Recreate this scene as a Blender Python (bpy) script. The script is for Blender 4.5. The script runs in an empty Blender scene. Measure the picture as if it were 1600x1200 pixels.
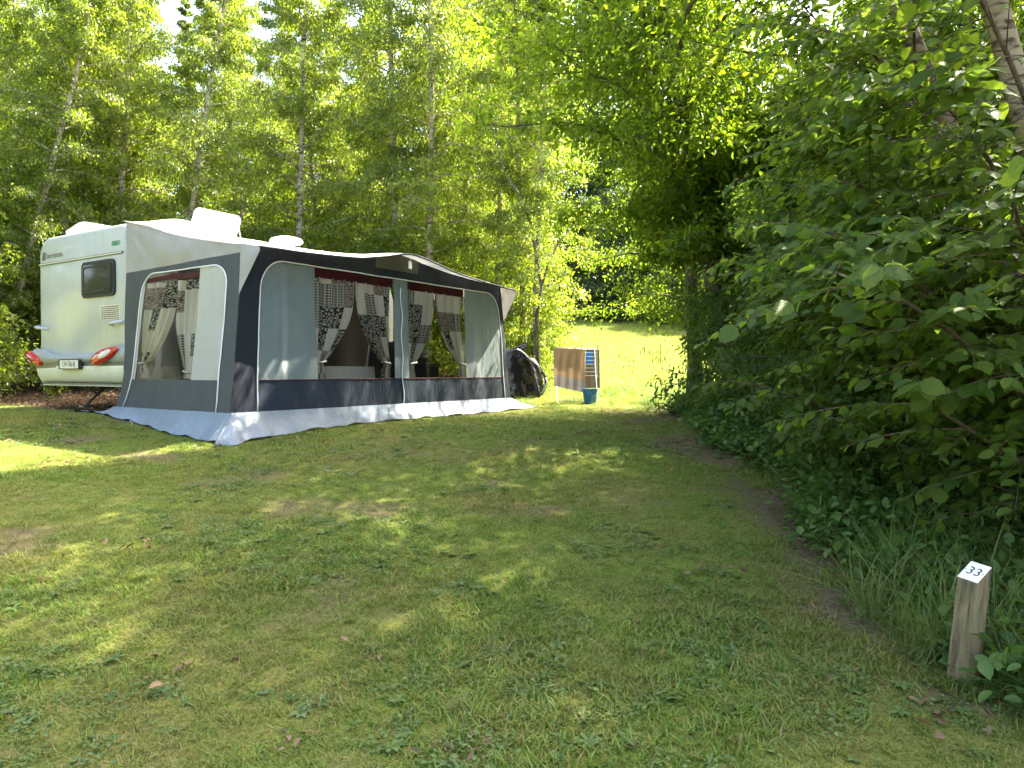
import bpy, math, random
import numpy as np
from mathutils import Vector, Matrix

R_ = math.radians
scene = bpy.context.scene
col = scene.collection
CAMZ = 1.45                      # camera height above the ground under it

# ------------------------------------------------------------------ camera
cam_d = bpy.data.cameras.new('camera')
cam = bpy.data.objects.new('camera', cam_d)
col.objects.link(cam)
cam.location = (0, 0, CAMZ)
cam.rotation_euler = (R_(90 - 1.0), 0, 0)
cam_d.sensor_fit = 'HORIZONTAL'
cam_d.sensor_width = 36.0
cam_d.lens = 36.0 * 1150 / 1600
cam_d.clip_start = 0.05
cam_d.clip_end = 2000
scene.camera = cam

# ------------------------------------------------------------------ sky and sun
SUN_AZ = math.atan2(0.79, 0.61)  # clockwise from +Y
SUN_EL = R_(56)
world = bpy.data.worlds.new('World')
scene.world = world
world.use_nodes = True
wn = world.node_tree.nodes
bg = wn['Background']
sky = wn.new('ShaderNodeTexSky')
sky.sky_type = 'NISHITA'
sky.sun_disc = False
sky.sun_elevation = SUN_EL
sky.sun_rotation = SUN_AZ
sky.air_density = 1.0
sky.dust_density = 5.0
sky.ozone_density = 0.6
world.node_tree.links.new(sky.outputs[0], bg.inputs[0])
bg.inputs[1].default_value = 0.145
sun_d = bpy.data.lights.new('sun', 'SUN')
sun_d.energy = 5.0
sun_d.angle = R_(0.53)
sun_d.color = (1.0, 0.92, 0.76)
sun = bpy.data.objects.new('sun', sun_d)
col.objects.link(sun)
sun_dir = Vector((math.sin(SUN_AZ) * math.cos(SUN_EL), math.cos(SUN_AZ) * math.cos(SUN_EL), math.sin(SUN_EL)))
sun.rotation_euler = sun_dir.to_track_quat('Z', 'Y').to_euler()
sun.location = (20, 26, 40)

# ------------------------------------------------------------------ render settings
vs = scene.view_settings
vs.view_transform = 'Standard'
vs.look = 'None'
vs.gamma = 1.0
vs.exposure = 3.05
vs.use_curve_mapping = False
scene.render.engine = 'CYCLES'
cy = scene.cycles
cy.use_denoising = True
cy.max_bounces = 7
cy.diffuse_bounces = 4
cy.glossy_bounces = 2
cy.transmission_bounces = 4
cy.transparent_max_bounces = 8
cy.caustics_reflective = False
cy.caustics_refractive = False
cy.use_adaptive_sampling = True
cy.adaptive_threshold = 0.02

# ================================================================== helpers
def smooth(e0, e1, x):
    t = np.clip((np.asarray(x, float) - e0) / (e1 - e0), 0, 1)
    return t * t * (3 - 2 * t)

_lat = np.random.RandomState(7).rand(256, 256)
def vnoise(x, y):
    x = np.asarray(x, float); y = np.asarray(y, float)
    xi = np.floor(x).astype(int); yi = np.floor(y).astype(int)
    fx = x - xi; fy = y - yi
    fx = fx * fx * (3 - 2 * fx); fy = fy * fy * (3 - 2 * fy)
    g = lambda i, j: _lat[i % 256, j % 256]
    return (g(xi, yi) * (1 - fx) + g(xi + 1, yi) * fx) * (1 - fy) + (g(xi, yi + 1) * (1 - fx) + g(xi + 1, yi + 1) * fx) * fy
def fbm(x, y, o=4):
    x = np.asarray(x, float); y = np.asarray(y, float)
    s = 0; a = 0.5; n = 0
    for i in range(o):
        s = s + a * vnoise(x + 17.3 * i, y - 9.1 * i); n += a
        x = x * 2.03; y = y * 2.03; a *= 0.5
    return s / n

_GY = [-60, -5, 0, 3, 5, 8, 9.5, 12, 14, 16, 20, 30, 45, 80, 160, 600]
_GZ = [-2.2, -1.62, -1.52, -1.36, -1.03, -.70, -.66, -.67, -.585, -.42, .12, 1.9, 4.2, 8.5, 15, 26]
def ground(x, y):
    x = np.asarray(x, float); y = np.asarray(y, float)
    z = sum(np.interp(y + d, _GY, _GZ) for d in (-.8, -.4, 0, .4, .8)) / 5
    z = z + .13 * smooth(-3.6, -5.2, x) * smooth(7.8, 9.2, y)
    z = z + .10 * smooth(1.9, 3.2, x) * smooth(12, 9, y)
    z = z - .022 * np.clip(x - 1, -12, 14) * smooth(16, 28, y)
    z = z + .03 * (fbm(x * .8, y * .8, 3) - .5) + .012 * (fbm(x * 4, y * 4, 2) - .5)
    return z + CAMZ

def gz(x, y):
    return float(ground(x, y))

def link(o, parent=None):
    col.objects.link(o)
    if parent is not None:
        o.parent = parent
    return o

def tag(o, label=None, cat=None, group=None, kind=None):
    if label: o['label'] = label
    if cat: o['category'] = cat
    if group: o['group'] = group
    if kind: o['kind'] = kind
    return o

def empty(name, loc=(0, 0, 0), rz=0.0):
    o = bpy.data.objects.new(name, None)
    o.empty_display_size = 0.2
    o.location = loc
    o.rotation_euler = (0, 0, rz)
    col.objects.link(o)
    return o

def np_mesh(name, V, loops, starts, totals, mats, uv=None, smooth_sh=False):
    me = bpy.data.meshes.new(name)
    me.vertices.add(len(V)); me.vertices.foreach_set('co', np.asarray(V, np.float32).ravel())
    me.loops.add(len(loops)); me.loops.foreach_set('vertex_index', np.asarray(loops, np.int32))
    me.polygons.add(len(starts))
    me.polygons.foreach_set('loop_start', np.asarray(starts, np.int32))
    me.polygons.foreach_set('loop_total', np.asarray(totals, np.int32))
    for m in mats: me.materials.append(m)
    me.update(calc_edges=True)
    if smooth_sh: me.shade_smooth()
    return me

class MB:
    """collects verts/faces, builds one mesh object"""
    def __init__(s):
        s.v = []; s.f = []; s.uv = {}
    def add(s, vs_, fs):
        n = len(s.v); s.v += [tuple(map(float, p)) for p in vs_]; s.f += [tuple(i + n for i in f) for f in fs]
        return n
    def box(s, x0, x1, y0, y1, z0, z1):
        s.add([(x0, y0, z0), (x1, y0, z0), (x1, y1, z0), (x0, y1, z0), (x0, y0, z1), (x1, y0, z1), (x1, y1, z1), (x0, y1, z1)],
              [(0, 3, 2, 1), (4, 5, 6, 7), (0, 1, 5, 4), (1, 2, 6, 5), (2, 3, 7, 6), (3, 0, 4, 7)])
        return s
    def grid(s, P):
        P = np.asarray(P); n, m = P.shape[:2]
        s.add(P.reshape(-1, 3), [(i * m + j, (i + 1) * m + j, (i + 1) * m + j + 1, i * m + j + 1) for i in range(n - 1) for j in range(m - 1)])
        return s
    def tube(s, pts, rad, sides=8, cap=True):
        pts = [Vector(p) for p in pts]
        rads = [rad] * len(pts) if not hasattr(rad, '__len__') else list(rad)
        rings = []; nrm = None
        for i, p in enumerate(pts):
            t = (pts[min(i + 1, len(pts) - 1)] - pts[max(i - 1, 0)]).normalized()
            if nrm is None:
                nrm = t.orthogonal().normalized()
            else:
                nrm = (nrm - t * nrm.dot(t))
                nrm = nrm.normalized() if nrm.length > 1e-6 else t.orthogonal().normalized()
            b = t.cross(nrm)
            rings.append([p + (nrm * math.cos(2 * math.pi * k / sides) + b * math.sin(2 * math.pi * k / sides)) * rads[i] for k in range(sides)])
        vv = [q for r in rings for q in r]; ff = []
        for i in range(len(pts) - 1):
            for k in range(sides):
                k2 = (k + 1) % sides
                ff.append((i * sides + k, i * sides + k2, (i + 1) * sides + k2, (i + 1) * sides + k))
        if cap:
            ff.append(tuple(range(sides - 1, -1, -1))); e = (len(pts) - 1) * sides
            ff.append(tuple(e + k for k in range(sides)))
        s.add(vv, ff)
        return s
    def lathe(s, prof, seg=24, cx=0, cy_=0):
        vv = []; ff = []; n = len(prof)
        for k in range(seg):
            a = 2 * math.pi * k / seg
            for r, z in prof: vv.append((cx + r * math.cos(a), cy_ + r * math.sin(a), z))
        for k in range(seg):
            k2 = (k + 1) % seg
            for i in range(n - 1): ff.append((k * n + i, k2 * n + i, k2 * n + i + 1, k * n + i + 1))
        s.add(vv, ff)
        return s
    def build(s, name, mat, parent=None, sm=None, bevel=0, uv=None):
        me = bpy.data.meshes.new(name)
        me.from_pydata(s.v, [], s.f)
        me.materials.append(mat)
        if uv is not None:
            l = me.uv_layers.new(name='UVMap')
            for lp in me.loops: l.data[lp.index].uv = uv[lp.vertex_index]
        if sm is not None:
            me.shade_smooth()
            if sm < 180: me.set_sharp_from_angle(angle=R_(sm))
        o = bpy.data.objects.new(name, me)
        if bevel:
            b = o.modifiers.new('bevel', 'BEVEL'); b.width = bevel; b.segments = 2; b.limit_method = 'ANGLE'; b.angle_limit = R_(40)
        return link(o, parent)

# ------------------------------------------------------------------ materials
def mat_new(name):
    m = bpy.data.materials.new(name); m.use_nodes = True
    nt = m.node_tree
    return m, nt, nt.nodes['Principled BSDF'], nt.nodes['Material Output']

def N(nt, typ, **kw):
    n = nt.nodes.new(typ)
    for k, v in kw.items():
        if k.startswith('i_'):
            key = k[2:]
            n.inputs[int(key) if key.isdigit() else key.replace('_', ' ')].default_value = v
        else: setattr(n, k, v)
    return n

def ramp(nt, fac, stops, interp='LINEAR'):
    r = nt.nodes.new('ShaderNodeValToRGB'); cr = r.color_ramp; cr.interpolation = interp
    while len(cr.elements) < len(stops): cr.elements.new(0.5)
    for e, (p, c) in zip(cr.elements, stops):
        e.position = p; e.color = (*c, 1) if len(c) == 3 else c
    nt.links.new(fac, r.inputs[0])
    return r.outputs[0]

def mixc(nt, fac, a, b, mode='MIX'):
    m = nt.nodes.new('ShaderNodeMix'); m.data_type = 'RGBA'; m.blend_type = mode
    for s_, v in ((m.inputs[0], fac), (m.inputs[6], a), (m.inputs[7], b)):
        if hasattr(v, 'is_output'): nt.links.new(v, s_)
        else: s_.default_value = (*v, 1) if isinstance(v, tuple) and len(v) == 3 else v
    return m.outputs[2]

def plain(name, c, rough=.5, metal=0.0, spec=.5, var=.12, scale=6.0, bump=0.0, bscale=60, coat=0.0):
    m, nt, p, out = mat_new(name)
    tc = N(nt, 'ShaderNodeTexCoord')
    nz = N(nt, 'ShaderNodeTexNoise', i_Scale=scale, i_Detail=5.0, i_Roughness=.6)
    nt.links.new(tc.outputs['Object'], nz.inputs['Vector'])
    lo = tuple(max(0, k * (1 - var)) for k in c); hi = tuple(min(1, k * (1 + var)) for k in c)
    cc = ramp(nt, nz.outputs[0], [(.3, lo), (.7, hi)])
    nt.links.new(cc, p.inputs['Base Color'])
    p.inputs['Roughness'].default_value = rough
    p.inputs['Metallic'].default_value = metal
    p.inputs['Specular IOR Level'].default_value = spec
    if coat: p.inputs['Coat Weight'].default_value = coat
    if bump:
        b = N(nt, 'ShaderNodeBump', i_Strength=bump, i_Distance=.01)
        n2 = N(nt, 'ShaderNodeTexNoise', i_Scale=bscale, i_Detail=4.0)
        nt.links.new(tc.outputs['Object'], n2.inputs['Vector'])
        nt.links.new(n2.outputs[0], b.inputs['Height']); nt.links.new(b.outputs[0], p.inputs['Normal'])
    return m

def fabric(name, c, trans=.15, rough=.75, var=.15, sheen=0):
    """woven cloth: a little light passes through"""
    m, nt, p, out = mat_new(name)
    tc = N(nt, 'ShaderNodeTexCoord')
    nz = N(nt, 'ShaderNodeTexNoise', i_Scale=2.2, i_Detail=6.0, i_Roughness=.62)
    nt.links.new(tc.outputs['Object'], nz.inputs['Vector'])
    cc = ramp(nt, nz.outputs[0], [(.3, tuple(k * (1 - var) for k in c)), (.7, tuple(min(1, k * (1 + var)) for k in c))])
    nt.links.new(cc, p.inputs['Base Color'])
    p.inputs['Roughness'].default_value = rough; p.inputs['Specular IOR Level'].default_value = .3
    b = N(nt, 'ShaderNodeBump', i_Strength=.55, i_Distance=.03)
    n2 = N(nt, 'ShaderNodeTexNoise', i_Scale=5.0, i_Detail=5.0, i_Distortion=.8)
    mp = N(nt, 'ShaderNodeMapping'); mp.inputs['Scale'].default_value = (1.6, 1.6, .45)
    nt.links.new(tc.outputs['Object'], mp.inputs[0]); nt.links.new(mp.outputs[0], n2.inputs['Vector'])
    nt.links.new(n2.outputs[0], b.inputs['Height']); nt.links.new(b.outputs[0], p.inputs['Normal'])
    if trans:
        t = N(nt, 'ShaderNodeBsdfTranslucent'); nt.links.new(cc, t.inputs['Color'])
        mx = N(nt, 'ShaderNodeMixShader', i_0=trans)
        nt.links.new(p.outputs[0], mx.inputs[1]); nt.links.new(t.outputs[0], mx.inputs[2]); nt.links.new(mx.outputs[0], out.inputs[0])
    return m

def leafmat(name, dark, light, tr, trans=.5, rough=.45, spec=.35, nscale=.6):
    m, nt, p, out = mat_new(name)
    g = N(nt, 'ShaderNodeNewGeometry')
    nz = N(nt, 'ShaderNodeTexNoise', i_Scale=nscale, i_Detail=3.0)
    nt.links.new(g.outputs['Position'], nz.inputs['Vector'])
    ad = N(nt, 'ShaderNodeMath', operation='MULTIPLY_ADD', i_1=.65, i_2=-.1)
    nt.links.new(g.outputs['Random Per Island'], ad.inputs[0])
    a2 = N(nt, 'ShaderNodeMath', operation='ADD'); nt.links.new(ad.outputs[0], a2.inputs[0])
    ml = N(nt, 'ShaderNodeMath', operation='MULTIPLY', i_1=.5); nt.links.new(nz.outputs[0], ml.inputs[0]); nt.links.new(ml.outputs[0], a2.inputs[1])
    cc = ramp(nt, a2.outputs[0], [(.1, dark), (.8, light)])
    nt.links.new(cc, p.inputs['Base Color'])
    p.inputs['Roughness'].default_value = rough; p.inputs['Specular IOR Level'].default_value = spec
    t = N(nt, 'ShaderNodeBsdfTranslucent')
    tc_ = mixc(nt, 1.0, cc, tr, 'MULTIPLY'); nt.links.new(tc_, t.inputs['Color'])
    mx = N(nt, 'ShaderNodeMixShader', i_0=trans)
    nt.links.new(p.outputs[0], mx.inputs[1]); nt.links.new(t.outputs[0], mx.inputs[2]); nt.links.new(mx.outputs[0], out.inputs[0])
    return m

def barkmat(name, base, darkc, light, birch=False):
    m, nt, p, out = mat_new(name)
    tc = N(nt, 'ShaderNodeTexCoord')
    mp = N(nt, 'ShaderNodeMapping'); mp.inputs['Scale'].default_value = (7, 7, 20) if birch else (22, 22, 3)
    nt.links.new(tc.outputs['Object'], mp.inputs[0])
    nz = N(nt, 'ShaderNodeTexNoise', i_Scale=1.0, i_Detail=6.0, i_Roughness=.65); nt.links.new(mp.outputs[0], nz.inputs['Vector'])
    n2 = N(nt, 'ShaderNodeTexNoise', i_Scale=3.5, i_Detail=4.0); nt.links.new(tc.outputs['Object'], n2.inputs['Vector'])
    c1 = ramp(nt, n2.outputs[0], [(.3, base), (.7, light)])
    f = ramp(nt, nz.outputs[0], [(.38, (1, 1, 1)), (.50, (0, 0, 0))]) if birch else ramp(nt, nz.outputs[0], [(.35, (1, 1, 1)), (.6, (0, 0, 0))])
    cc = mixc(nt, f, c1, darkc)
    nt.links.new(cc, p.inputs['Base Color']); p.inputs['Roughness'].default_value = .85; p.inputs['Specular IOR Level'].default_value = .2
    b = N(nt, 'ShaderNodeBump', i_Strength=.6, i_Distance=.015); nt.links.new(nz.outputs[0], b.inputs['Height']); nt.links.new(b.outputs[0], p.inputs['Normal'])
    return m

M = {}
M['caravan'] = plain('caravan_shell', (.43, .445, .44), rough=.28, var=.03, scale=1.5, coat=.3)
def shell_mat():
    m = plain('caravan_shell', (.43, .445, .44), rough=.28, var=.03, scale=1.5, coat=.3)
    nt = m.node_tree; p = nt.nodes['Principled BSDF']; src = p.inputs['Base Color'].links[0].from_socket
    tc = N(nt, 'ShaderNodeTexCoord'); mp = N(nt, 'ShaderNodeMapping'); mp.inputs['Scale'].default_value = (7, 7, .55); nt.links.new(tc.outputs['Object'], mp.inputs[0])
    nz = N(nt, 'ShaderNodeTexNoise', i_Scale=1.6, i_Detail=6.0, i_Roughness=.6); nt.links.new(mp.outputs[0], nz.inputs['Vector'])
    st_ = ramp(nt, nz.outputs[0], [(.36, (.93, .93, .90)), (.60, (1, 1, 1))])
    nt.links.new(mixc(nt, 1.0, src, st_, 'MULTIPLY'), p.inputs['Base Color'])
    return m
M['caravan'] = shell_mat()
M['skirtplastic'] = plain('caravan_skirt', (.58, .57, .45), rough=.4, var=.05)
M['bumper'] = plain('bumper_grey', (.27, .29, .30), rough=.35, var=.05)
M['bumper_lo'] = plain('bumper_recess', (.17, .165, .13), rough=.4, var=.06)
M['rubber'] = plain('black_rubber', (.018, .018, .018), rough=.6)
M['darktrim'] = plain('dark_trim', (.10, .095, .08), rough=.4)
M['chrome'] = plain('brushed_metal', (.55, .56, .57), rough=.3, metal=.9)
M['greyplastic'] = plain('grey_plastic', (.42, .44, .46), rough=.45)
M['whiteplastic'] = plain('white_plastic', (.72, .71, .66), rough=.4, var=.08)
M['plate'] = plain('plate_reflective', (.62, .60, .48), rough=.4, var=.03)
M['ink'] = plain('black_ink', (.02, .02, .02), rough=.5)
M['logo'] = plain('logo_brown', (.10, .09, .07), rough=.5)
M['green'] = plain('logo_green', (.06, .19, .10), rough=.5)
M['infoplate'] = plain('info_sticker', (.66, .60, .45), rough=.6)
def glassy(name, tint, gl=.12, rough=.02, gtint=(1, 1, 1), ior=1.45):
    m, nt, p, out = mat_new(name)
    t = N(nt, 'ShaderNodeBsdfTransparent'); t.inputs[0].default_value = (*tint, 1)
    g = N(nt, 'ShaderNodeBsdfGlossy', i_Roughness=rough); g.inputs['Color'].default_value = (*gtint, 1)
    lw = N(nt, 'ShaderNodeFresnel', i_IOR=ior)
    ad = N(nt, 'ShaderNodeMath', operation='ADD', i_1=gl); nt.links.new(lw.outputs[0], ad.inputs[0]); ad.use_clamp = True
    mx = N(nt, 'ShaderNodeMixShader'); nt.links.new(ad.outputs[0], mx.inputs[0])
    nt.links.new(t.outputs[0], mx.inputs[1]); nt.links.new(g.outputs[0], mx.inputs[2]); nt.links.new(mx.outputs[0], out.inputs[0])
    return m
M['pane'] = glassy('clear_window_foil', (.86, .86, .82), .0, .05, (1, 1, 1), 1.18)
M['dome'] = glassy('frosted_dome', (.55, .54, .50), .45, .35)
M['redlens'] = plain('red_lens', (.42, .008, .015), rough=.12, var=.2, scale=30, coat=.6)
M['clearlens'] = plain('clear_lens', (.62, .58, .55), rough=.12, var=.35, scale=40, coat=.6)
m, nt, p, out = mat_new('tinted_window'); M['tinted'] = m
p.inputs['Base Color'].default_value = (.045, .045, .03, 1); p.inputs['Roughness'].default_value = .06; p.inputs['Specular IOR Level'].default_value = .5
M['roof'] = fabric('awning_roof_fabric', (.60, .61, .63), trans=.10, rough=.5, var=.06)
M['drop'] = fabric('awning_light_grey', (.34, .325, .31), trans=.14, rough=.6, var=.06)
M['dkgrey'] = fabric('awning_dark_grey', (.062, .067, .069), trans=.05, rough=.7)
M['navy'] = fabric('awning_navy', (.015, .019, .030), trans=.02, rough=.65, var=.2)
M['navyband'] = fabric('awning_navy_band', (.024, .032, .048), trans=.02, rough=.55, var=.2)
M['aqua'] = fabric('awning_grey_green', (.165, .20, .20), trans=.10, rough=.65, var=.08)
M['whitefab'] = fabric('awning_white', (.48, .475, .43), trans=.3, rough=.6, var=.05)
M['skirt'] = fabric('awning_mud_flap', (.165, .20, .235), trans=.0, rough=.45, var=.14)
M['piping'] = plain('white_piping', (.72, .72, .68), rough=.5, var=.05)
M['maroon'] = fabric('maroon_cloth', (.085, .012, .018), trans=.15)
M['vent'] = fabric('vent_mesh', (.13, .125, .095), trans=.2)
M['brownfab'] = fabric('dark_brown_cloth', (.030, .024, .020), trans=.03)
M['oliveglow'] = fabric('olive_glow_cloth', (.50, .45, .20), trans=.3)  # bright colour stands in for sunlight glowing on the cloth
M['woodbox'] = plain('cupboard_beige', (.30, .22, .16), rough=.7)
M['whitecloth'] = fabric('white_tablecloth', (.66, .62, .56), trans=.1)
M['blackfab'] = fabric('black_cloth', (.014, .014, .015), trans=.0)
M['towel'] = fabric('tan_towel', (.40, .25, .15), trans=.12, rough=.95)
M['towelhem'] = fabric('towel_hem_grey', (.30, .25, .25), trans=.1, rough=.95)
M['towel2'] = fabric('taupe_towel', (.16, .125, .10), trans=.03, rough=.95)
M['blue'] = plain('blue_plastic', (.012, .11, .30), rough=.35, var=.08)
M['bluecloth'] = fabric('blue_cloth', (.02, .10, .33), trans=.1)
M['whitewire'] = plain('white_coated_wire', (.62, .62, .60), rough=.4)
M['alu'] = plain('aluminium_tube', (.5, .5, .5), rough=.35, metal=.8)
M['birchbark'] = barkmat('birch_bark', (.28, .24, .17), (.05, .04, .028), (.46, .41, .32), True)
M['tanbark'] = barkmat('tan_birch_bark', (.20, .15, .085), (.06, .042, .025), (.34, .27, .17), True)
M['bark'] = barkmat('grey_brown_bark', (.12, .10, .075), (.045, .038, .028), (.20, .175, .13))
M['hazelbark'] = barkmat('hazel_bark', (.10, .072, .045), (.04, .03, .02), (.17, .125, .08))
M['birchleaf'] = leafmat('birch_leaf', (.040, .080, .012), (.16, .20, .032), (2.9, 2.75, 1.0), .6, .32, .6)
M['beechleaf'] = leafmat('hornbeam_leaf', (.050, .10, .013), (.135, .195, .022), (2.7, 2.5, .8), .6, .45, .30)
M['hedgeleaf'] = leafmat('hedge_leaf', (.052, .10, .022), (.13, .185, .042), (2.0, 2.1, .8), .48, .5, .28)
M['hazelleaf'] = leafmat('hazel_leaf', (.046, .092, .015), (.13, .185, .030), (2.5, 2.4, 1.0), .55, .5, .28, 1.5)
M['farleaf'] = leafmat('dark_tree_leaf', (.036, .075, .024), (.10, .14, .05), (1.8, 1.9, .9), .45, .45, .4)
M['ivyleaf'] = leafmat('ground_cover_leaf', (.038, .085, .018), (.09, .15, .032), (1.8, 2.0, .8), .35, .5, .28)
M['weedleaf'] = leafmat('weed_leaf', (.065, .115, .030), (.13, .185, .055), (1.6, 1.7, .8), .35, .5, .28)
M['litter'] = leafmat('dead_leaf', (.07, .045, .028), (.26, .17, .10), (1.2, 1, .8), .2, .7, .2)

def grassmat(name, dry, g1, g2):
    m, nt, p, out = mat_new(name)
    g = N(nt, 'ShaderNodeNewGeometry')
    nz = N(nt, 'ShaderNodeTexNoise', i_Scale=.9, i_Detail=5.0, i_Roughness=.6)
    nt.links.new(g.outputs['Position'], nz.inputs['Vector'])
    c1 = ramp(nt, g.outputs['Random Per Island'], [(0, g1), (.75, g2), (.86, dry), (1, dry)])
    f = ramp(nt, nz.outputs[0], [(.46, (0, 0, 0)), (.70, (.6, .6, .6))])
    cc = mixc(nt, f, c1, dry)
    nt.links.new(cc, p.inputs['Base Color']); p.inputs['Roughness'].default_value = .55; p.inputs['Specular IOR Level'].default_value = .25
    t = N(nt, 'ShaderNodeBsdfTranslucent'); nt.links.new(mixc(nt, 1.0, cc, (1.7, 1.7, .9), 'MULTIPLY'), t.inputs[0])
    mx = N(nt, 'ShaderNodeMixShader', i_0=.35)
    nt.links.new(p.outputs[0], mx.inputs[1]); nt.links.new(t.outputs[0], mx.inputs[2]); nt.links.new(mx.outputs[0], out.inputs[0])
    return m
M['lawngrass'] = grassmat('lawn_blade', (.20, .18, .05), (.060, .132, .018), (.14, .215, .034))
M['sunlitmeadow'] = grassmat('sunlit_meadow_blade', (.24, .24, .08), (.13, .19, .035), (.22, .27, .06))  # lighter than the lawn blades, full sun put into the colour
M['longgrass'] = grassmat('long_blade', (.19, .19, .07), (.070, .14, .026), (.15, .23, .045))
M['drygrass'] = grassmat('dry_blade', (.30, .23, .12), (.25, .20, .10), (.20, .18, .07))

# curtain print: patchwork of plain, dotted, flowered and mottled patches
def curtain_mat():
    m, nt, p, out = mat_new('patchwork_curtain')
    L = nt.links.new
    uv = N(nt, 'ShaderNodeUVMap')
    def vm(op, a, **kw):
        n = N(nt, 'ShaderNodeVectorMath', operation=op); L(a, n.inputs[0])
        for k, v in kw.items(): n.inputs[int(k[1:])].default_value = v
        return n
    cells = vm('MULTIPLY', uv.outputs[0], _1=(4.6, 3.6, 1)); fl = vm('FLOOR', cells.outputs[0])
    wnz = N(nt, 'ShaderNodeTexWhiteNoise', noise_dimensions='2D'); L(fl.outputs[0], wnz.inputs['Vector'])
    dots = N(nt, 'ShaderNodeTexVoronoi', i_Scale=30.0, i_Randomness=0.0); L(uv.outputs[0], dots.inputs['Vector'])
    dk = ramp(nt, dots.outputs['Distance'], [(.30, (.06, .06, .055)), (.36, (.42, .40, .35))])
    fv = N(nt, 'ShaderNodeTexVoronoi', i_Scale=26.0, i_Randomness=1.0, feature='DISTANCE_TO_EDGE'); L(uv.outputs[0], fv.inputs['Vector'])
    fk = ramp(nt, fv.outputs['Distance'], [(.10, (.03, .028, .028)), (.17, (.60, .57, .50)), (.46, (.04, .04, .04))])
    mv = N(nt, 'ShaderNodeTexVoronoi', i_Scale=52.0, i_Randomness=1.0, feature='DISTANCE_TO_EDGE'); L(uv.outputs[0], mv.inputs['Vector'])
    mk = ramp(nt, mv.outputs['Distance'], [(.07, (.10, .065, .055)), (.15, (.52, .45, .40))])
    base = (.68, .64, .56)
    def sel(lo):
        n = N(nt, 'ShaderNodeMath', operation='GREATER_THAN', i_1=lo); L(wnz.outputs[0], n.inputs[0]); return n.outputs[0]
    c = mixc(nt, sel(.52), base, dk); c = mixc(nt, sel(.64), c, mk); c = mixc(nt, sel(.78), c, fk)
    L(c, p.inputs['Base Color']); p.inputs['Roughness'].default_value = .85; p.inputs['Specular IOR Level'].default_value = .2
    t = N(nt, 'ShaderNodeBsdfTranslucent'); L(c, t.inputs[0]); mx = N(nt, 'ShaderNodeMixShader', i_0=.35)
    L(p.outputs[0], mx.inputs[1]); L(t.outputs[0], mx.inputs[2]); L(mx.outputs[0], out.inputs[0])
    return m
M['curtain'] = curtain_mat()

# wood of the post
def post_mat():
    m, nt, p, out = mat_new('weathered_post'); L = nt.links.new
    tc = N(nt, 'ShaderNodeTexCoord'); mp = N(nt, 'ShaderNodeMapping'); mp.inputs['Scale'].default_value = (40, 40, 5); L(tc.outputs['Object'], mp.inputs[0])
    n1 = N(nt, 'ShaderNodeTexNoise', i_Scale=1.0, i_Detail=7.0, i_Roughness=.65, i_Distortion=.6); L(mp.outputs[0], n1.inputs['Vector'])
    n2 = N(nt, 'ShaderNodeTexNoise', i_Scale=9.0, i_Detail=4.0); L(tc.outputs['Object'], n2.inputs['Vector'])
    c1 = ramp(nt, n1.outputs[0], [(.32, (.03, .02, .012)), (.46, (.15, .105, .052)), (.7, (.25, .195, .105))])
    g = ramp(nt, n2.outputs[0], [(.45, (0, 0, 0)), (.7, (.6, .6, .6))])
    sx = N(nt, 'ShaderNodeSeparateXYZ'); L(tc.outputs['Object'], sx.inputs[0])
    c = mixc(nt, g, c1, (.11, .12, .05)); L(c, p.inputs['Base Color'])
    p.inputs['Roughness'].default_value = .85
    b = N(nt, 'ShaderNodeBump', i_Strength=.8, i_Distance=.006); L(n1.outputs[0], b.inputs['Height']); L(b.outputs[0], p.inputs['Normal'])
    return m
M['post'] = post_mat()

def tarp_mat():
    m, nt, p, out = mat_new('black_tarpaulin')
    p.inputs['Base Color'].default_value = (.012, .012, .015, 1); p.inputs['Roughness'].default_value = .16; p.inputs['Specular IOR Level'].default_value = .5
    tc = N(nt, 'ShaderNodeTexCoord'); n = N(nt, 'ShaderNodeTexNoise', i_Scale=3.2, i_Detail=2.0, i_Distortion=1.0)
    nt.links.new(tc.outputs['Object'], n.inputs['Vector'])
    b = N(nt, 'ShaderNodeBump', i_Strength=.5, i_Distance=.06); nt.links.new(n.outputs[0], b.inputs['Height']); nt.links.new(b.outputs[0], p.inputs['Normal'])
    return m
M['tarp'] = tarp_mat()

# ================================================================== ground
def dirt_mask(x, y):
    """bare earth: along the hedge foot and in worn patches"""
    x = np.asarray(x, float); y = np.asarray(y, float)
    n = fbm(x * 1.3 + 4, y * 1.3 + 9, 4)
    edge = np.exp(-((x - (1.74 + .36 * np.exp(-((y - 6.0) / 1.1) ** 2) + .05 * np.sin(y * 1.7))) / .30) ** 2) * smooth(12.5, 9.5, y)
    worn = smooth(.62, .78, n) * smooth(13, 9, y) * .75
    hedge_bare = smooth(1.4, 2.8, x) * smooth(6.5, 8.5, y) * smooth(13.2, 11.5, y) * .75  # more bare earth towards the far part of the hedge
    return np.clip(edge * smooth(.32, .62, n) * 1.5 + worn + hedge_bare * smooth(.3, .6, n), 0, 1)
def litter_mask(x, y):
    x = np.asarray(x, float); y = np.asarray(y, float)
    # woodland floor around and behind the caravan, and under the hedge
    ax, ay = -4.87, 9.34
    b = (x - ax) * .838 - (y - ay) * .546
    a = (x - ax) * .546 + (y - ay) * .838
    wood = smooth(-.1, .35, a) * smooth(.2, -.3, b) * smooth(24, 16, y) * smooth(1.0, -2.5, x)
    hedge = smooth(2.2, 3.0, x) * smooth(14, 11, y)
    return np.clip(wood + hedge, 0, 1)

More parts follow.
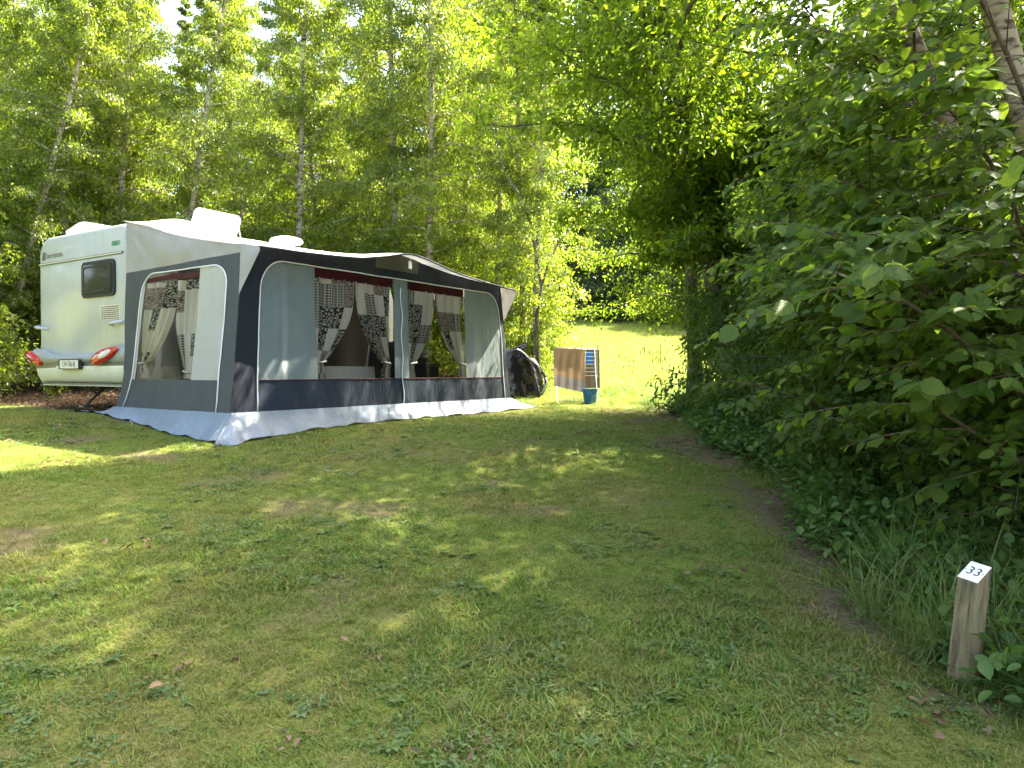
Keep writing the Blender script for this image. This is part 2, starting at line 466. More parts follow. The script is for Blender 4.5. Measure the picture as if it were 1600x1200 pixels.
def axis_pts(lo, fine0, fine1, hi, step, nfar):
    mid = np.arange(fine0, fine1 + 1e-6, step)
    a = fine0 - np.geomspace(step * 1.5, fine0 - lo, nfar)[::-1]
    b = fine1 + np.geomspace(step * 1.5, hi - fine1, nfar)
    return np.concatenate([a, mid, b])
gx = axis_pts(-400, -8, 6, 400, .10, 34)
gy = axis_pts(-60, 1.5, 17, 600, .10, 40)
GX, GY = np.meshgrid(gx, gy, indexing='ij')
V = np.stack([GX, GY, ground(GX, GY)], -1).reshape(-1, 3)
nx, ny = GX.shape
ii, jj = np.meshgrid(np.arange(nx - 1), np.arange(ny - 1), indexing='ij')
q = np.stack([ii * ny + jj, (ii + 1) * ny + jj, (ii + 1) * ny + jj + 1, ii * ny + jj + 1], -1).reshape(-1, 4)

def ground_mat():
    m, nt, p, out = mat_new('lawn_soil'); L = nt.links.new
    g = N(nt, 'ShaderNodeNewGeometry')
    at = N(nt, 'ShaderNodeAttribute', attribute_name='dirt'); al = N(nt, 'ShaderNodeAttribute', attribute_name='litter')
    n1 = N(nt, 'ShaderNodeTexNoise', i_Scale=.9, i_Detail=6.0, i_Roughness=.6); L(g.outputs['Position'], n1.inputs['Vector'])
    n2 = N(nt, 'ShaderNodeTexNoise', i_Scale=38.0, i_Detail=5.0, i_Roughness=.7); L(g.outputs['Position'], n2.inputs['Vector'])
    n3 = N(nt, 'ShaderNodeTexNoise', i_Scale=7.0, i_Detail=5.0); L(g.outputs['Position'], n3.inputs['Vector'])
    green = ramp(nt, n2.outputs[0], [(.3, (.055, .070, .012)), (.5, (.10, .125, .020)), (.7, (.165, .16, .034))])
    dry = ramp(nt, n2.outputs[0], [(.3, (.08, .06, .022)), (.7, (.20, .155, .06))])
    f = ramp(nt, n1.outputs[0], [(.46, (0, 0, 0)), (.68, (.7, .7, .7))])
    c = mixc(nt, f, green, dry)
    soil = ramp(nt, n2.outputs[0], [(.3, (.050, .036, .019)), (.6, (.125, .094, .052)), (.75, (.20, .155, .095))])
    c = mixc(nt, at.outputs['Fac'], c, soil)
    lit = ramp(nt, n3.outputs[0], [(.3, (.035, .024, .016)), (.7, (.11, .075, .05))])
    c = mixc(nt, al.outputs['Fac'], c, lit)
    L(c, p.inputs['Base Color']); p.inputs['Roughness'].default_value = .95; p.inputs['Specular IOR Level'].default_value = .1
    b = N(nt, 'ShaderNodeBump', i_Strength=.8, i_Distance=.02); L(n2.outputs[0], b.inputs['Height']); L(b.outputs[0], p.inputs['Normal'])
    return m
M['ground'] = ground_mat()
me = np_mesh('ground', V, q.ravel(), np.arange(len(q)) * 4, np.full(len(q), 4), [M['ground']], smooth_sh=True)
for nm, fn in (('dirt', dirt_mask), ('litter', litter_mask)):
    at = me.attributes.new(nm, 'FLOAT', 'POINT'); at.data.foreach_set('value', fn(V[:, 0], V[:, 1]).astype(np.float32))
go = link(bpy.data.objects.new('ground', me)); tag(go, kind='structure')

# ================================================================== caravan and awning frame
TH = math.atan2(.838, .546)
ORG = Vector((-4.87, 9.34, CAMZ - .53))
UV_ = Vector((math.cos(TH), math.sin(TH), 0)); VV_ = Vector((math.sin(TH), -math.cos(TH), 0))
def to_world(a, b, z):
    return ORG + UV_ * a + VV_ * b + Vector((0, 0, z))
def lgz(a, b):
    """ground height in the local frame"""
    w = to_world(a, b, 0)
    return gz(w.x, w.y) - ORG.z

def rrect(y0, y1, z0, z1, rs, seg=6):
    """rounded rectangle (y,z); rs radii for corners (y0z0, y1z0, y1z1, y0z1)"""
    pts = []
    for (cx, cz, a0, r) in ((y0, z0, 180, rs[0]), (y1, z0, 270, rs[1]), (y1, z1, 0, rs[2]), (y0, z1, 90, rs[3])):
        sx = 1 if cx == y0 else -1; sz = 1 if cz == z0 else -1
        for k in range(seg + 1):
            t = R_(a0 + 90 * k / seg)
            pts.append((cx + sx * r + r * math.cos(t), cz + sz * r + r * math.sin(t)))
    return pts

def text_part(name, body, size, mat, parent, loc, rot, extrude=.0006, ax='CENTER', sx=1.0):
    c = bpy.data.curves.new(name, 'FONT'); c.body = body; c.size = size; c.extrude = extrude
    c.align_x = ax; c.align_y = 'CENTER'; c.resolution_u = 3
    c.materials.append(mat)
    tmp = bpy.data.objects.new(name, c); col.objects.link(tmp)
    bpy.context.view_layer.update()
    me = bpy.data.meshes.new_from_object(tmp.evaluated_get(bpy.context.evaluated_depsgraph_get()))
    bpy.data.objects.remove(tmp); bpy.data.curves.remove(c)
    o = bpy.data.objects.new(name, me); o.location = loc; o.rotation_euler = rot; o.scale = (sx, 1, 1)
    return link(o, parent)

# ------------------------------------------------------------------ caravan
cv = empty('caravan', ORG, TH)
tag(cv, 'white touring caravan seen from its rear beside the awning', 'caravan')
W = 2.30; LC = 5.1
mb = MB()
prof_rings = []
for (x, ins, rz) in ((0.0, .055, 0), (.012, .025, 0), (.04, .007, 0), (.09, 0, 0), (2.5, 0, .03), (4.5, 0, 0), (4.85, .03, -.12), (5.05, .10, -.35), (5.1, .2, -.5)):
    top = 2.41 + rz
    pr = rrect(0 + ins, W - ins, .58 + ins * .3, top - ins * 1.2, (.03, .03, .24, .12), 8)
    prof_rings.append([(x, y, z + (.05 * (1 - ((y - W / 2) / (W / 2)) ** 2) if z > 2 else 0)) for (y, z) in pr])
n = len(prof_rings[0])
vv = [p for r in prof_rings for p in r]
ff = []
for i in range(len(prof_rings) - 1):
    for k in range(n):
        k2 = (k + 1) % n
        ff.append((i * n + k, (i + 1) * n + k, (i + 1) * n + k2, i * n + k2))
ff.append(tuple(range(n))); ff.append(tuple((len(prof_rings) - 1) * n + k for k in range(n - 1, -1, -1)))
mb.add(vv, ff)
body = mb.build('body', M['caravan'], cv, sm=35)
# lower skirt panels
mb = MB()
P = []
for y in np.linspace(.02, W - .02, 14):
    P.append([(-.045, y, .60), (-.05, y, .56), (-.03, y, .48), (.0, y, .41), (.03, y, .375), (.30, y, .37)])
mb.grid(P)
o = mb.build('lower_panel', M['skirtplastic'], cv, sm=60)
mb = MB(); mb.box(-.012, .06, .12, W - .12, .345, .368); mb.build('bottom_rail', M['darktrim'], cv)
mb = MB(); mb.box(-.002, .02, .10, W - .10, .330, .344); mb.build('bottom_lip', M['skirtplastic'], cv)
mb = MB()
for yy in (.012, W - .012):
    mb.box(.06, LC - .3, yy - .012, yy + .012, .36, .60)
mb.build('side_skirt', M['skirtplastic'], cv)
# triangular cheek of the lower panel on the far side
mb = MB(); mb.add([(-.05, W - .02, .58), (.02, W - .02, .36), (.5, W - .0, .36), (.5, W, .58), (-.05, W + .02, .58)], [(0, 1, 2, 3), (0, 3, 4)])
mb.build('panel_cheek', M['caravan'], cv)
# bumper
mb = MB(); P = []; P2 = []
for y in np.linspace(-.06, W + .10, 48):
    e = abs((y - W / 2) / (W / 2 + .1))
    up = .085 * float(smooth(.50, .78, e)) - .03 * float(smooth(.9, 1.0, e))
    wr = .16 * max(0, e - .93) / .07
    xo = -.075 + .02 * math.cos(y * 1.3) + wr
    P.append([(xo + .10, y, .765 + up), (xo + .03, y, .762 + up), (xo - .005, y, .74 + up * .9), (xo - .012, y, .70 + up * .6), (xo + .005, y, .665 + up * .25), (xo + .028, y, .648)])
    P2.append([(xo + .028, y, .647), (xo + .045, y, .62), (xo + .040, y, .58), (xo + .055, y, .548), (xo + .1, y, .545)])
mb.grid(P); bump = mb.build('bumper', M['bumper'], cv, sm=60)
mb = MB(); mb.grid(P2); mb.build('bumper_recess', M['bumper_lo'], cv, sm=60)
# number plate
mb = MB(); mb.add(*(lambda: ([(x, y, z) for x in (-.105, -.062) for (y, z) in rrect(1.00, 1.54, .555, .69, (.012,) * 4, 3)], []))())
n = 16
mb.f = [tuple(range(n)), tuple(range(2 * n - 1, n - 1, -1))] + [(k, n + k, n + (k + 1) % n, (k + 1) % n) for k in range(n)]
pl = mb.build('number_plate', M['rubber'], cv)
mb = MB(); mb.box(-.1085, -.1055, 1.018, 1.522, .567, .678); mb.build('plate_face', M['plate'], pl)
text_part('lettering', 'CW-706-BJ', .100, M['ink'], pl, (-.1095, 1.258, .6225), (R_(90), 0, R_(-90)), sx=.74)
mb = MB(); mb.box(-.1100, -.1086, 1.497, 1.522, .567, .678); mb.build('plate_band', M['ink'], pl)
# tail lights
def lens(cy_, cz, ry, rz_, tilt, xo, mat, name, parent, depth=.05, seg=28, pw=1.0):
    mb = MB(); vv = []; ff = []; K = 7
    for i in range(K + 1):
        r = math.sin(i / K * math.pi / 2); d = math.cos(i / K * math.pi / 2)
        for k in range(seg):
            t = 2 * math.pi * k / seg
            y = ry * r * math.cos(t); z = rz_ * r * math.sin(t) * (1 + .25 * math.cos(t) * pw)
            vv.append((xo - depth * d, cy_ + y * math.cos(tilt) - z * math.sin(tilt), cz + y * math.sin(tilt) + z * math.cos(tilt)))
    for i in range(K):
        for k in range(seg): ff.append((i * seg + k, (i + 1) * seg + k, (i + 1) * seg + (k + 1) % seg, i * seg + (k + 1) % seg))
    mb.add(vv, ff)
    return mb.build(name, mat, parent, sm=180)
t1 = lens(.42, .735, .345, .088, R_(-14), -.075, M['redlens'], 'tail_light', cv)
lens(.36, .748, .165, .044, R_(-16), -.112, M['clearlens'], 'reflector', t1, .022, pw=.3)
t2 = lens(W - .005, .725, .25, .088, R_(16), -.068, M['redlens'], 'tail_light', cv, .07, pw=-1)
# moulding strip, window, sticker, grab handles
mb = MB(); mb.box(-.012, .0, .08, W - .03, 2.028, 2.062)
st = mb.build('moulding', M['darktrim'], cv, bevel=.004)
mb = MB(); mb.box(-.018, -.0125, .10, W - .05, 2.038, 2.052); mb.build('moulding_insert', M['skirtplastic'], st)
def frame_part(name, y0, y1, z0, z1, w, x0, x1, r, mat, parent):
    o_ = rrect(y0, y1, z0, z1, (r,) * 4, 6); i_ = rrect(y0 + w, y1 - w, z0 + w, z1 - w, (max(.01, r - w * .6),) * 4, 6)
    n = len(o_)
    mb = MB(); vv = [(x1, *p) for p in o_] + [(x0, *p) for p in o_] + [(x0, *p) for p in i_] + [(x1, *p) for p in i_]
    ff = []
    for k in range(n):
        k2 = (k + 1) % n
        for a in range(3): ff.append((a * n + k, a * n + k2, (a + 1) * n + k2, (a + 1) * n + k))
    mb.add(vv, ff)
    return mb.build(name, mat, parent, sm=40)
def plate_part(name, y0, y1, z0, z1, x0, x1, r, mat, parent):
    o_ = rrect(y0, y1, z0, z1, (r,) * 4, 6); n = len(o_)
    mb = MB(); mb.add([(x0, *p) for p in o_] + [(x1, *p) for p in o_], [tuple(range(n)), tuple(range(2 * n - 1, n - 1, -1))] + [(k, n + k, n + (k + 1) % n, (k + 1) % n) for k in range(n)])
    return mb.build(name, mat, parent, sm=40)
win = frame_part('window', .26, 1.07, 1.505, 1.98, .055, -.028, .004, .075, M['rubber'], cv)
plate_part('pane', .305, 1.025, 1.55, 1.935, -.040, -.004, .06, M['tinted'], win)
frame_part('pane_seal', .325, 1.005, 1.57, 1.915, .022, -.046, -.0405, .055, M['rubber'], win)
for yy in (.45, .86):
    mb = MB(); mb.box(-.06, -.047, yy - .035, yy + .035, 1.585, 1.607); mb.build('catch', M['rubber'], win, bevel=.004)
st = plate_part('information_sticker', .17, .64, 1.20, 1.39, -.006, .0, .012, M['infoplate'], cv)
mb = MB()
rs = random.Random(3)
for i in range(7):
    y = .62
    z = 1.375 - i * .0255
    while y > .19:
        w = rs.uniform(.03, .09); mb.box(-.0075, -.0065, max(.185, y - w), y, z - .015, z); y -= w + .008
mb.build('sticker_print', M['darktrim'], st)
for (y0, y1) in ((.10, .35), (2.06, 2.30)):
    s_ = 1 if y0 < 1 else -1
    ye = y0 if y0 < 1 else y1
    yi = y1 if y0 < 1 else y0
    mb = MB(); mb.tube([(0, ye, 1.16), (-.05, ye + s_ * .02, 1.155), (-.075, (ye + yi) / 2, 1.145), (-.055, yi - s_ * .02, 1.135), (0, yi, 1.13)], [.026, .024, .02, .02, .018], 10)
    mb.build('grab_handle', M['greyplastic'], cv, sm=60)
# maker's lettering and green roundel
mb = MB(); mb.add([(-.004, 2.19, 2.105), (-.004, 2.10, 2.105), (-.004, 2.085, 2.215), (-.004, 2.165, 2.215), (.002, 2.19, 2.105), (.002, 2.10, 2.105), (.002, 2.085, 2.215), (.002, 2.165, 2.215)],
                  [(0, 1, 2, 3), (0, 4, 5, 1), (1, 5, 6, 2), (2, 6, 7, 3), (3, 7, 4, 0)])
mb.build('emblem', M['logo'], cv)
text_part('lettering', 'Sterckeman.', .112, M['logo'], cv, (-.002, 2.07, 2.155), (R_(90), 0, R_(-90)), ax='LEFT', sx=.86)
g = frame_part('green_badge', .155, .355, 2.145, 2.205, .012, -.003, .003, .028, M['green'], cv)
mb = MB(); mb.box(-.0025, -.001, .19, .33, 2.162, 2.188); mb.build('badge_mark', M['green'], g)
mb = MB(); mb.box(-.002, -.0005, .14, .38, 2.105, 2.117); mb.box(-.002, -.0005, .22, .37, 2.082, 2.090); mb.build('badge_caption', M['greyplastic'], g)
# awning rail with its dark seal
mb = MB(); mb.tube([(.0, -.012, .62), (.0, -.012, 2.22), (.02, .01, 2.33), (.05, .06, 2.385)], .012, 6); mb.build('corner_seal', M['darktrim'], cv)
mb = MB(); mb.tube([(.05, .06, 2.405), (LC - .5, .06, 2.415)], .014, 6); mb.build('awning_rail', M['alu'], cv)
# roof hatches
def hatch(name, x0, x1, y0, y1, z, ang, mat_lid, tilt_axis='y', label=None):
    h = MB(); h.box(x0, x1, y0, y1, z - .06, z + .03)
    b_ = h.build(name, M['whiteplastic'], cv, bevel=.015)
    if label: b_['label'] = label
    return b_
# large skylight standing open: base frame, tilted dome lid
hb = hatch('skylight', 1.72, 2.58, .85, 1.45, 2.46, 0, None, label='large clear roof hatch standing open')
def lid(parent, x0, x1, hy, wy, hz, ang, th=.05):
    """lid hinged along x at (hy,hz), opens with angle ang; wy signed width"""
    ca, sa = math.cos(ang), math.sin(ang); sgn = 1 if wy > 0 else -1; w = abs(wy)
    def pt(x, s, t): return (x, hy + sgn * (s * ca - t * sa), hz + s * sa + t * ca)
    o_ = rrect(x0, x1, 0, w, (.08,) * 4, 5); n = len(o_)
    i_ = rrect(x0 + .06, x1 - .06, .06, w - .06, (.05,) * 4, 5)
    mb = MB(); mb.add([pt(x, s, 0) for x, s in o_] + [pt(x, s, th) for x, s in o_] + [pt(x, s, th) for x, s in i_] + [pt(x, s, 0) for x, s in i_],
                      [(a * n + k, a * n + (k + 1) % n, ((a + 1) % 4) * n + (k + 1) % n, ((a + 1) % 4) * n + k) for a in range(4) for k in range(n)])
    l = mb.build('lid_frame', M['whiteplastic'], parent, sm=50)
    vv = []; ff = []; G = 9
    for i in range(G):
        for j in range(G):
            x = x0 + .06 + (x1 - x0 - .12) * i / (G - 1); s = .06 + (w - .12) * j / (G - 1)
            bul = .05 * (1 - (2 * i / (G - 1) - 1) ** 4) * (1 - (2 * j / (G - 1) - 1) ** 4)
            vv.append(pt(x, s, th * .6 + bul))
    mb = MB(); mb.add(vv, [(i * G + j, (i + 1) * G + j, (i + 1) * G + j + 1, i * G + j + 1) for i in range(G - 1) for j in range(G - 1)])
    mb.build('dome', M['dome'], parent, sm=180)
    return l
lid(hb, 1.74, 2.56, 1.42, -.62, 2.50, R_(62))
for x in (1.80, 2.50):
    mb = MB(); mb.tube([(x, 1.05, 2.49), (x, 1.16, 2.98)], .01, 6); mb.build('stay', M['chrome'], hb)
hb = hatch('roof_vent', 2.76, 3.20, .36, .76, 2.50, 0, None, label='round-topped roof vent beyond the open hatch')
mb = MB(); mb.lathe([(.10, 2.50), (.10, 2.62), (.25, 2.63), (.27, 2.655), (.24, 2.70), (.12, 2.735), (.0, 2.74)], 24, 2.98, .56); mb.build('vent_cap', M['whiteplastic'], hb, sm=50)
hb = hatch('roof_vent', .28, .76, 1.68, 2.14, 2.44, 0, None, label='square roof vent near the rear corner, lid propped')
lid(hb, .27, .77, 2.14, -.50, 2.50, R_(13), .045)
for x in (.33, .71):
    mb = MB(); mb.tube([(x, 1.72, 2.46), (x, 1.70, 2.60)], .008, 6); mb.build('stay', M['chrome'], hb)
# underside, steadies, wheels
mb = MB(); mb.box(.25, LC - .3, .15, W - .15, .40, .55); mb.build('chassis', M['rubber'], cv)
for (x, y) in ((.35, .45), (.35, 1.85), (4.6, .45), (4.6, 1.85)):
    zg = lgz(x + (.25 if x < 1 else -.25), -y)
    sx_ = .30 if x < 1 else -.30
    mb = MB(); mb.tube([(x + sx_ * 1.6, y, .42), (x + sx_ * .2, y, zg + .04)], .020, 6); mb.tube([(x, y, .42), (x + sx_ * .7, y, (zg + .4) / 2)], .012, 6)
    mb.box(x + sx_ * .2 - .07, x + sx_ * .2 + .07, y - .06, y + .06, zg - .01, zg + .04)
    mb.build('corner_steady', M['chrome'], cv)
for y in (.12, W - .12):
    zg = lgz(2.6, -y); r = .31
    mb = MB(); pts = [(2.6 + (r - .055) * math.cos(t), y, zg + r + (r - .055) * math.sin(t)) for t in np.linspace(0, 2 * math.pi, 33)]
    mb.tube(pts, .055 * 1.3, 10, cap=False); wh = mb.build('wheel', M['rubber'], cv, sm=180)
    mb = MB(); mb.add([(2.6 + .21 * math.cos(t), y + s_ * .05, zg + r + .21 * math.sin(t)) for s_ in (-1, 1) for t in np.linspace(0, 2 * math.pi, 20, endpoint=False)],
                      [tuple(range(20)), tuple(range(39, 19, -1))] + [(k, (k + 1) % 20, 20 + (k + 1) % 20, 20 + k) for k in range(20)])
    mb.build('rim', M['chrome'], wh)
mb = MB(); mb.tube([(LC - .3, W / 2 - .5, .48), (LC + 1.1, W / 2, .45), (LC - .3, W / 2 + .5, .48)], .04, 6)
mb.tube([(LC + 1.0, W / 2, .5), (LC + 1.0, W / 2, lgz(LC + 1, -W / 2))], .03, 6); mb.build('drawbar', M['chrome'], cv)

# ------------------------------------------------------------------ awning
aw = empty('awning', ORG, TH)
tag(aw, 'grey, navy and white caravan awning tent with curtained windows', 'awning')
AL = 4.95; BW = 2.35; ZT = 1.82
_ea = [-.06, 0, .5, 1.08, 1.53, 2.0, 2.38, 2.75, 3.42, 4.2, 4.85, 5.0]
_ez = [1.86, 1.865, 1.875, 1.90, 1.935, 2.03, 2.11, 2.07, 1.955, 1.89, 1.855, 1.85]
def edge_z(a):
    a = np.asarray(a, float)
    return sum(np.interp(a + d, _ea, _ez) for d in (-.12, -.06, 0, .06, .12)) / 5
def roof_z(a, b):
    a = np.asarray(a, float); b = np.asarray(b, float)
    s = np.clip(b / 2.65, 0, 1)
    ez = edge_z(a)
    base = 2.42 * (1 - s) + (1.855 * (1 - smooth(.45, 1, s)) + ez * smooth(.45, 1, s)) * s
    z = base + .13 * np.exp(-((a - .42) / .34) ** 2) * np.exp(-((b - .45) / .42) ** 2) + .05 * np.sin(np.pi * s) * smooth(0, .6, a)
    z = z - .06 * np.exp(-((a - .02) / .12) ** 2) * np.sin(np.pi * s)
    z = z + .045 * (fbm(a * 2.6 + 3, b * 1.2, 4) - .5) * np.sin(np.pi * s)
    return z
def k_(z): return np.clip(1 - np.asarray(z, float) / ZT, 0, 1.1)
def front_pt(a, z):
    """front wall: panel coordinates -> local xyz"""
    w = np.clip((a / AL) * 2 - 1, -1, 1)
    aa = a + .20 * k_(z) * np.sign(w) * np.abs(w) ** 7
    b = BW + .05 * k_(z) + .065 * (fbm(a * 2.8 + z * .6, z * .8 + 5, 4) - .5) + .009 * np.sin(a * 15 + 2 * np.sin(z * 2)) * k_(z) + .010 * (fbm(a * 9 - z * 2, z * 2.2, 2) - .5)
    return np.stack([aa, -b, z + 0 * a], -1)
def side_pt(pb, z, a0=-.05, sg=-1):
    sh_ = smooth(0, .42, pb) * .19 * (z - 1.7) - .22 * np.clip((.6 - z) / .55, 0, 1) ** 2
    b = pb + (1 - pb / BW) * sh_ * (1 if sg < 0 else .3) + .05 * k_(z) * (pb / BW)
    a = a0 + sg * .20 * k_(z) * (.12 + .88 * np.clip(pb / BW, 0, 1)) + sg * .055 * (fbm(pb * 2.6 + z * .5 + 8, z * .9, 4) - .5)
    return np.stack([a, -b, z + 0 * b], -1)
def panel(name, mat, fn, us, zlo, zhi, nz, parent, off=None, sm=180):
    us = np.asarray(us, float); lo = zlo(us) if callable(zlo) else np.full_like(us, zlo); hi = zhi(us) if callable(zhi) else np.full_like(us, zhi)
    t = np.linspace(0, 1, nz)
    U = np.repeat(us[:, None], nz, 1); Z = lo[:, None] + (hi - lo)[:, None] * t[None]
    P = fn(U, Z)
    if off is not None: P = P + np.asarray(off)
    mb = MB(); mb.grid(P)
    return mb.build(name, mat, parent, sm=sm)
def arch(us, u0, u1, top, r, floor):
    us = np.asarray(us, float); d = np.minimum(us - u0, u1 - us); d = np.clip(d, 0, r)
    return np.where(d < r, top - r + np.sqrt(np.clip(r * r - (r - d) ** 2, 0, None)), top)
def dens(u0, u1, r, n):
    e = u0 + r * (1 - np.cos(np.linspace(0, math.pi / 2, 12))); f = u1 - r * (1 - np.cos(np.linspace(math.pi / 2, 0, 12)))
    return np.concatenate([e, np.linspace(u0 + r, u1 - r, n)[1:-1], f])
lin = np.linspace
# roof
A = lin(-.06, 5.0, 70); B = lin(-.03, 2.65, 34)
AA, BB = np.meshgrid(A, B, indexing='ij')
mb = MB(); mb.grid(np.stack([AA, -BB, roof_z(AA, BB)], -1)); mb.build('roof', M['roof'], aw, sm=180)
# rolled hem of the roof along the front
mb = MB(); mb.tube([(a, -2.652, float(edge_z(a)) - .004) for a in lin(-.06, 5.0, 60)], .012, 6); mb.build('roof_hem', M['dkgrey'], aw, sm=180)
# side drops of the roof (light grey)
def drop_lo(b): return 1.76 + .028 * b
for (a0, sg) in ((-.05, -1), (AL + .03, 1)):
    us = lin(.05, BW, 60)
    t = lin(0, 1, 20); U = np.repeat(us[:, None], 20, 1)
    lo = drop_lo(us); hi = roof_z(np.full_like(us, 0.0 if sg < 0 else AL), us) - .001
    Z = lo[:, None] + (np.maximum(hi - lo, .01))[:, None] * t[None]
    Pm = side_pt(U, Z, a0, sg)
    ang_ = np.arctan2(2.40 - Z, U + .06); rad_ = np.hypot(2.40 - Z, U)
    Pm[..., 0] += sg * (.07 * np.sin(np.pi * t)[None] * (fbm(U * 2.5, U * 0 + 2, 2) - .4) + .020 * np.sin(ang_ * 19 + 1.5 * np.sin(ang_ * 7)) * np.exp(-rad_ / .6) * np.minimum(1, rad_ / .08) * np.sin(np.pi * t)[None] ** .5)
    mb = MB(); mb.grid(Pm); mb.build('roof_drop', M['drop'], aw, sm=180)
# cheeks closing the roof overhang at both ends
for (a0, lab) in ((-.055, 'n'), (AL + .045, 'f')):
    sgn = -1 if lab == 'n' else 1
    ez = float(edge_z(0 if lab == 'n' else AL))
    mb = MB(); P = []
    for i in range(9):
        t = i / 8
        top = np.array([a0, -(2.33 + .32 * t), ez + .065 * (1 - t) - .004])
        bot = np.array([a0 + sgn * .05 * (1 - t), -(2.36 + .29 * t), 1.36 + (ez - .05 - 1.36) * t])
        P.append([top + (bot - top) * s + np.array([sgn * .02 * math.sin(math.pi * s) * math.sin(math.pi * t), 0, 0]) for s in lin(0, 1, 8)])
    mb.grid(P); mb.build('roof_cheek', M['drop'], aw, sm=180)
# front wall
A1, A2, TT, RR = .20, 4.86, 1.79, .32
fr_t = lambda us: arch(us, A1, A2, TT, RR, 0)
ZB, ZS = .43, .07
roof_u = lambda us: roof_z(us, np.full_like(us, BW)) - .004
panel('front_surround', M['navy'], front_pt, lin(-.05, A1, 6), ZS, roof_u, 26, aw)
panel('front_surround', M['navy'], front_pt, dens(A1, A2, RR, 60), fr_t, roof_u, 8, aw)
panel('front_surround', M['navy'], front_pt, lin(A2, AL + .03, 6), ZS, roof_u, 26, aw)
vent_u = lin(2.02, 2.86, 12)
panel('vent', M['vent'], front_pt, vent_u, lambda u: 1.90 + 0 * u, lambda u: roof_u(u) - .01, 5, aw, off=(0, -.006, 0))
WS = [(.98, 2.355), (2.625, 3.955)]
panel('front_panel', M['aqua'], front_pt, np.concatenate([dens(A1, A1 + 2 * RR, RR, 3)[:13], lin(A1 + RR, .98, 10)[1:]]), ZB, fr_t, 22, aw)
panel('front_panel', M['aqua'], front_pt, np.concatenate([lin(3.955, A2 - RR, 10), dens(A2 - 2 * RR, A2, RR, 3)[-12:][1:]]), ZB, fr_t, 22, aw)
panel('zip_strip', M['aqua'], front_pt, lin(2.355, 2.625, 6), ZB, TT, 22, aw)
band = panel('lower_band', M['navyband'], front_pt, lin(A1, A2, 90), ZS, ZB, 10, aw)
for (w0, w1) in WS:
    panel('window_pane', M['pane'], front_pt, lin(w0, w1, 14), ZB, TT, 12, aw)
# zip and piping
def fpt(a, z, d=.006):
    p = front_pt(np.array(float(a)), np.array(float(z))); return (p[0], p[1] - d, p[2])
mb = MB(); mb.tube([fpt(2.49 + .015 * math.sin(i), z) for i, z in enumerate(lin(ZS, 1.70, 20))], .006, 5); mb.build('zip', M['piping'], aw)
mb = MB(); mb.lathe([(.0, .0), (.05, .0), (.05, .008), (0, .012)], 14)
o = mb.build('zip_cover', M['aqua'], aw); o.location = fpt(2.49, 1.72, .004); o.rotation_euler = (R_(90), 0, 0)
pp = [fpt(A1, z, .008) for z in lin(ZS, TT - RR, 12)] + [fpt(A1 + RR - RR * math.cos(t), TT - RR + RR * math.sin(t), .008) for t in lin(0, math.pi / 2, 10)][1:] \
   + [fpt(a, TT, .008) for a in lin(A1 + RR, A2 - RR, 40)][1:] + [fpt(A2 - RR + RR * math.sin(t), TT - RR + RR * math.cos(t), .008) for t in lin(0, math.pi / 2, 10)][1:] + [fpt(A2, z, .008) for z in lin(TT - RR, ZS, 12)][1:]
mb = MB(); mb.tube(pp, .0075, 6); mb.build('piping', M['piping'], aw, sm=180)
mb = MB(); mb.tube([fpt(a, ZB, .003) for a in lin(A1, A2, 60)], .005, 5); mb.build('seam', M['maroon'], aw, sm=180)
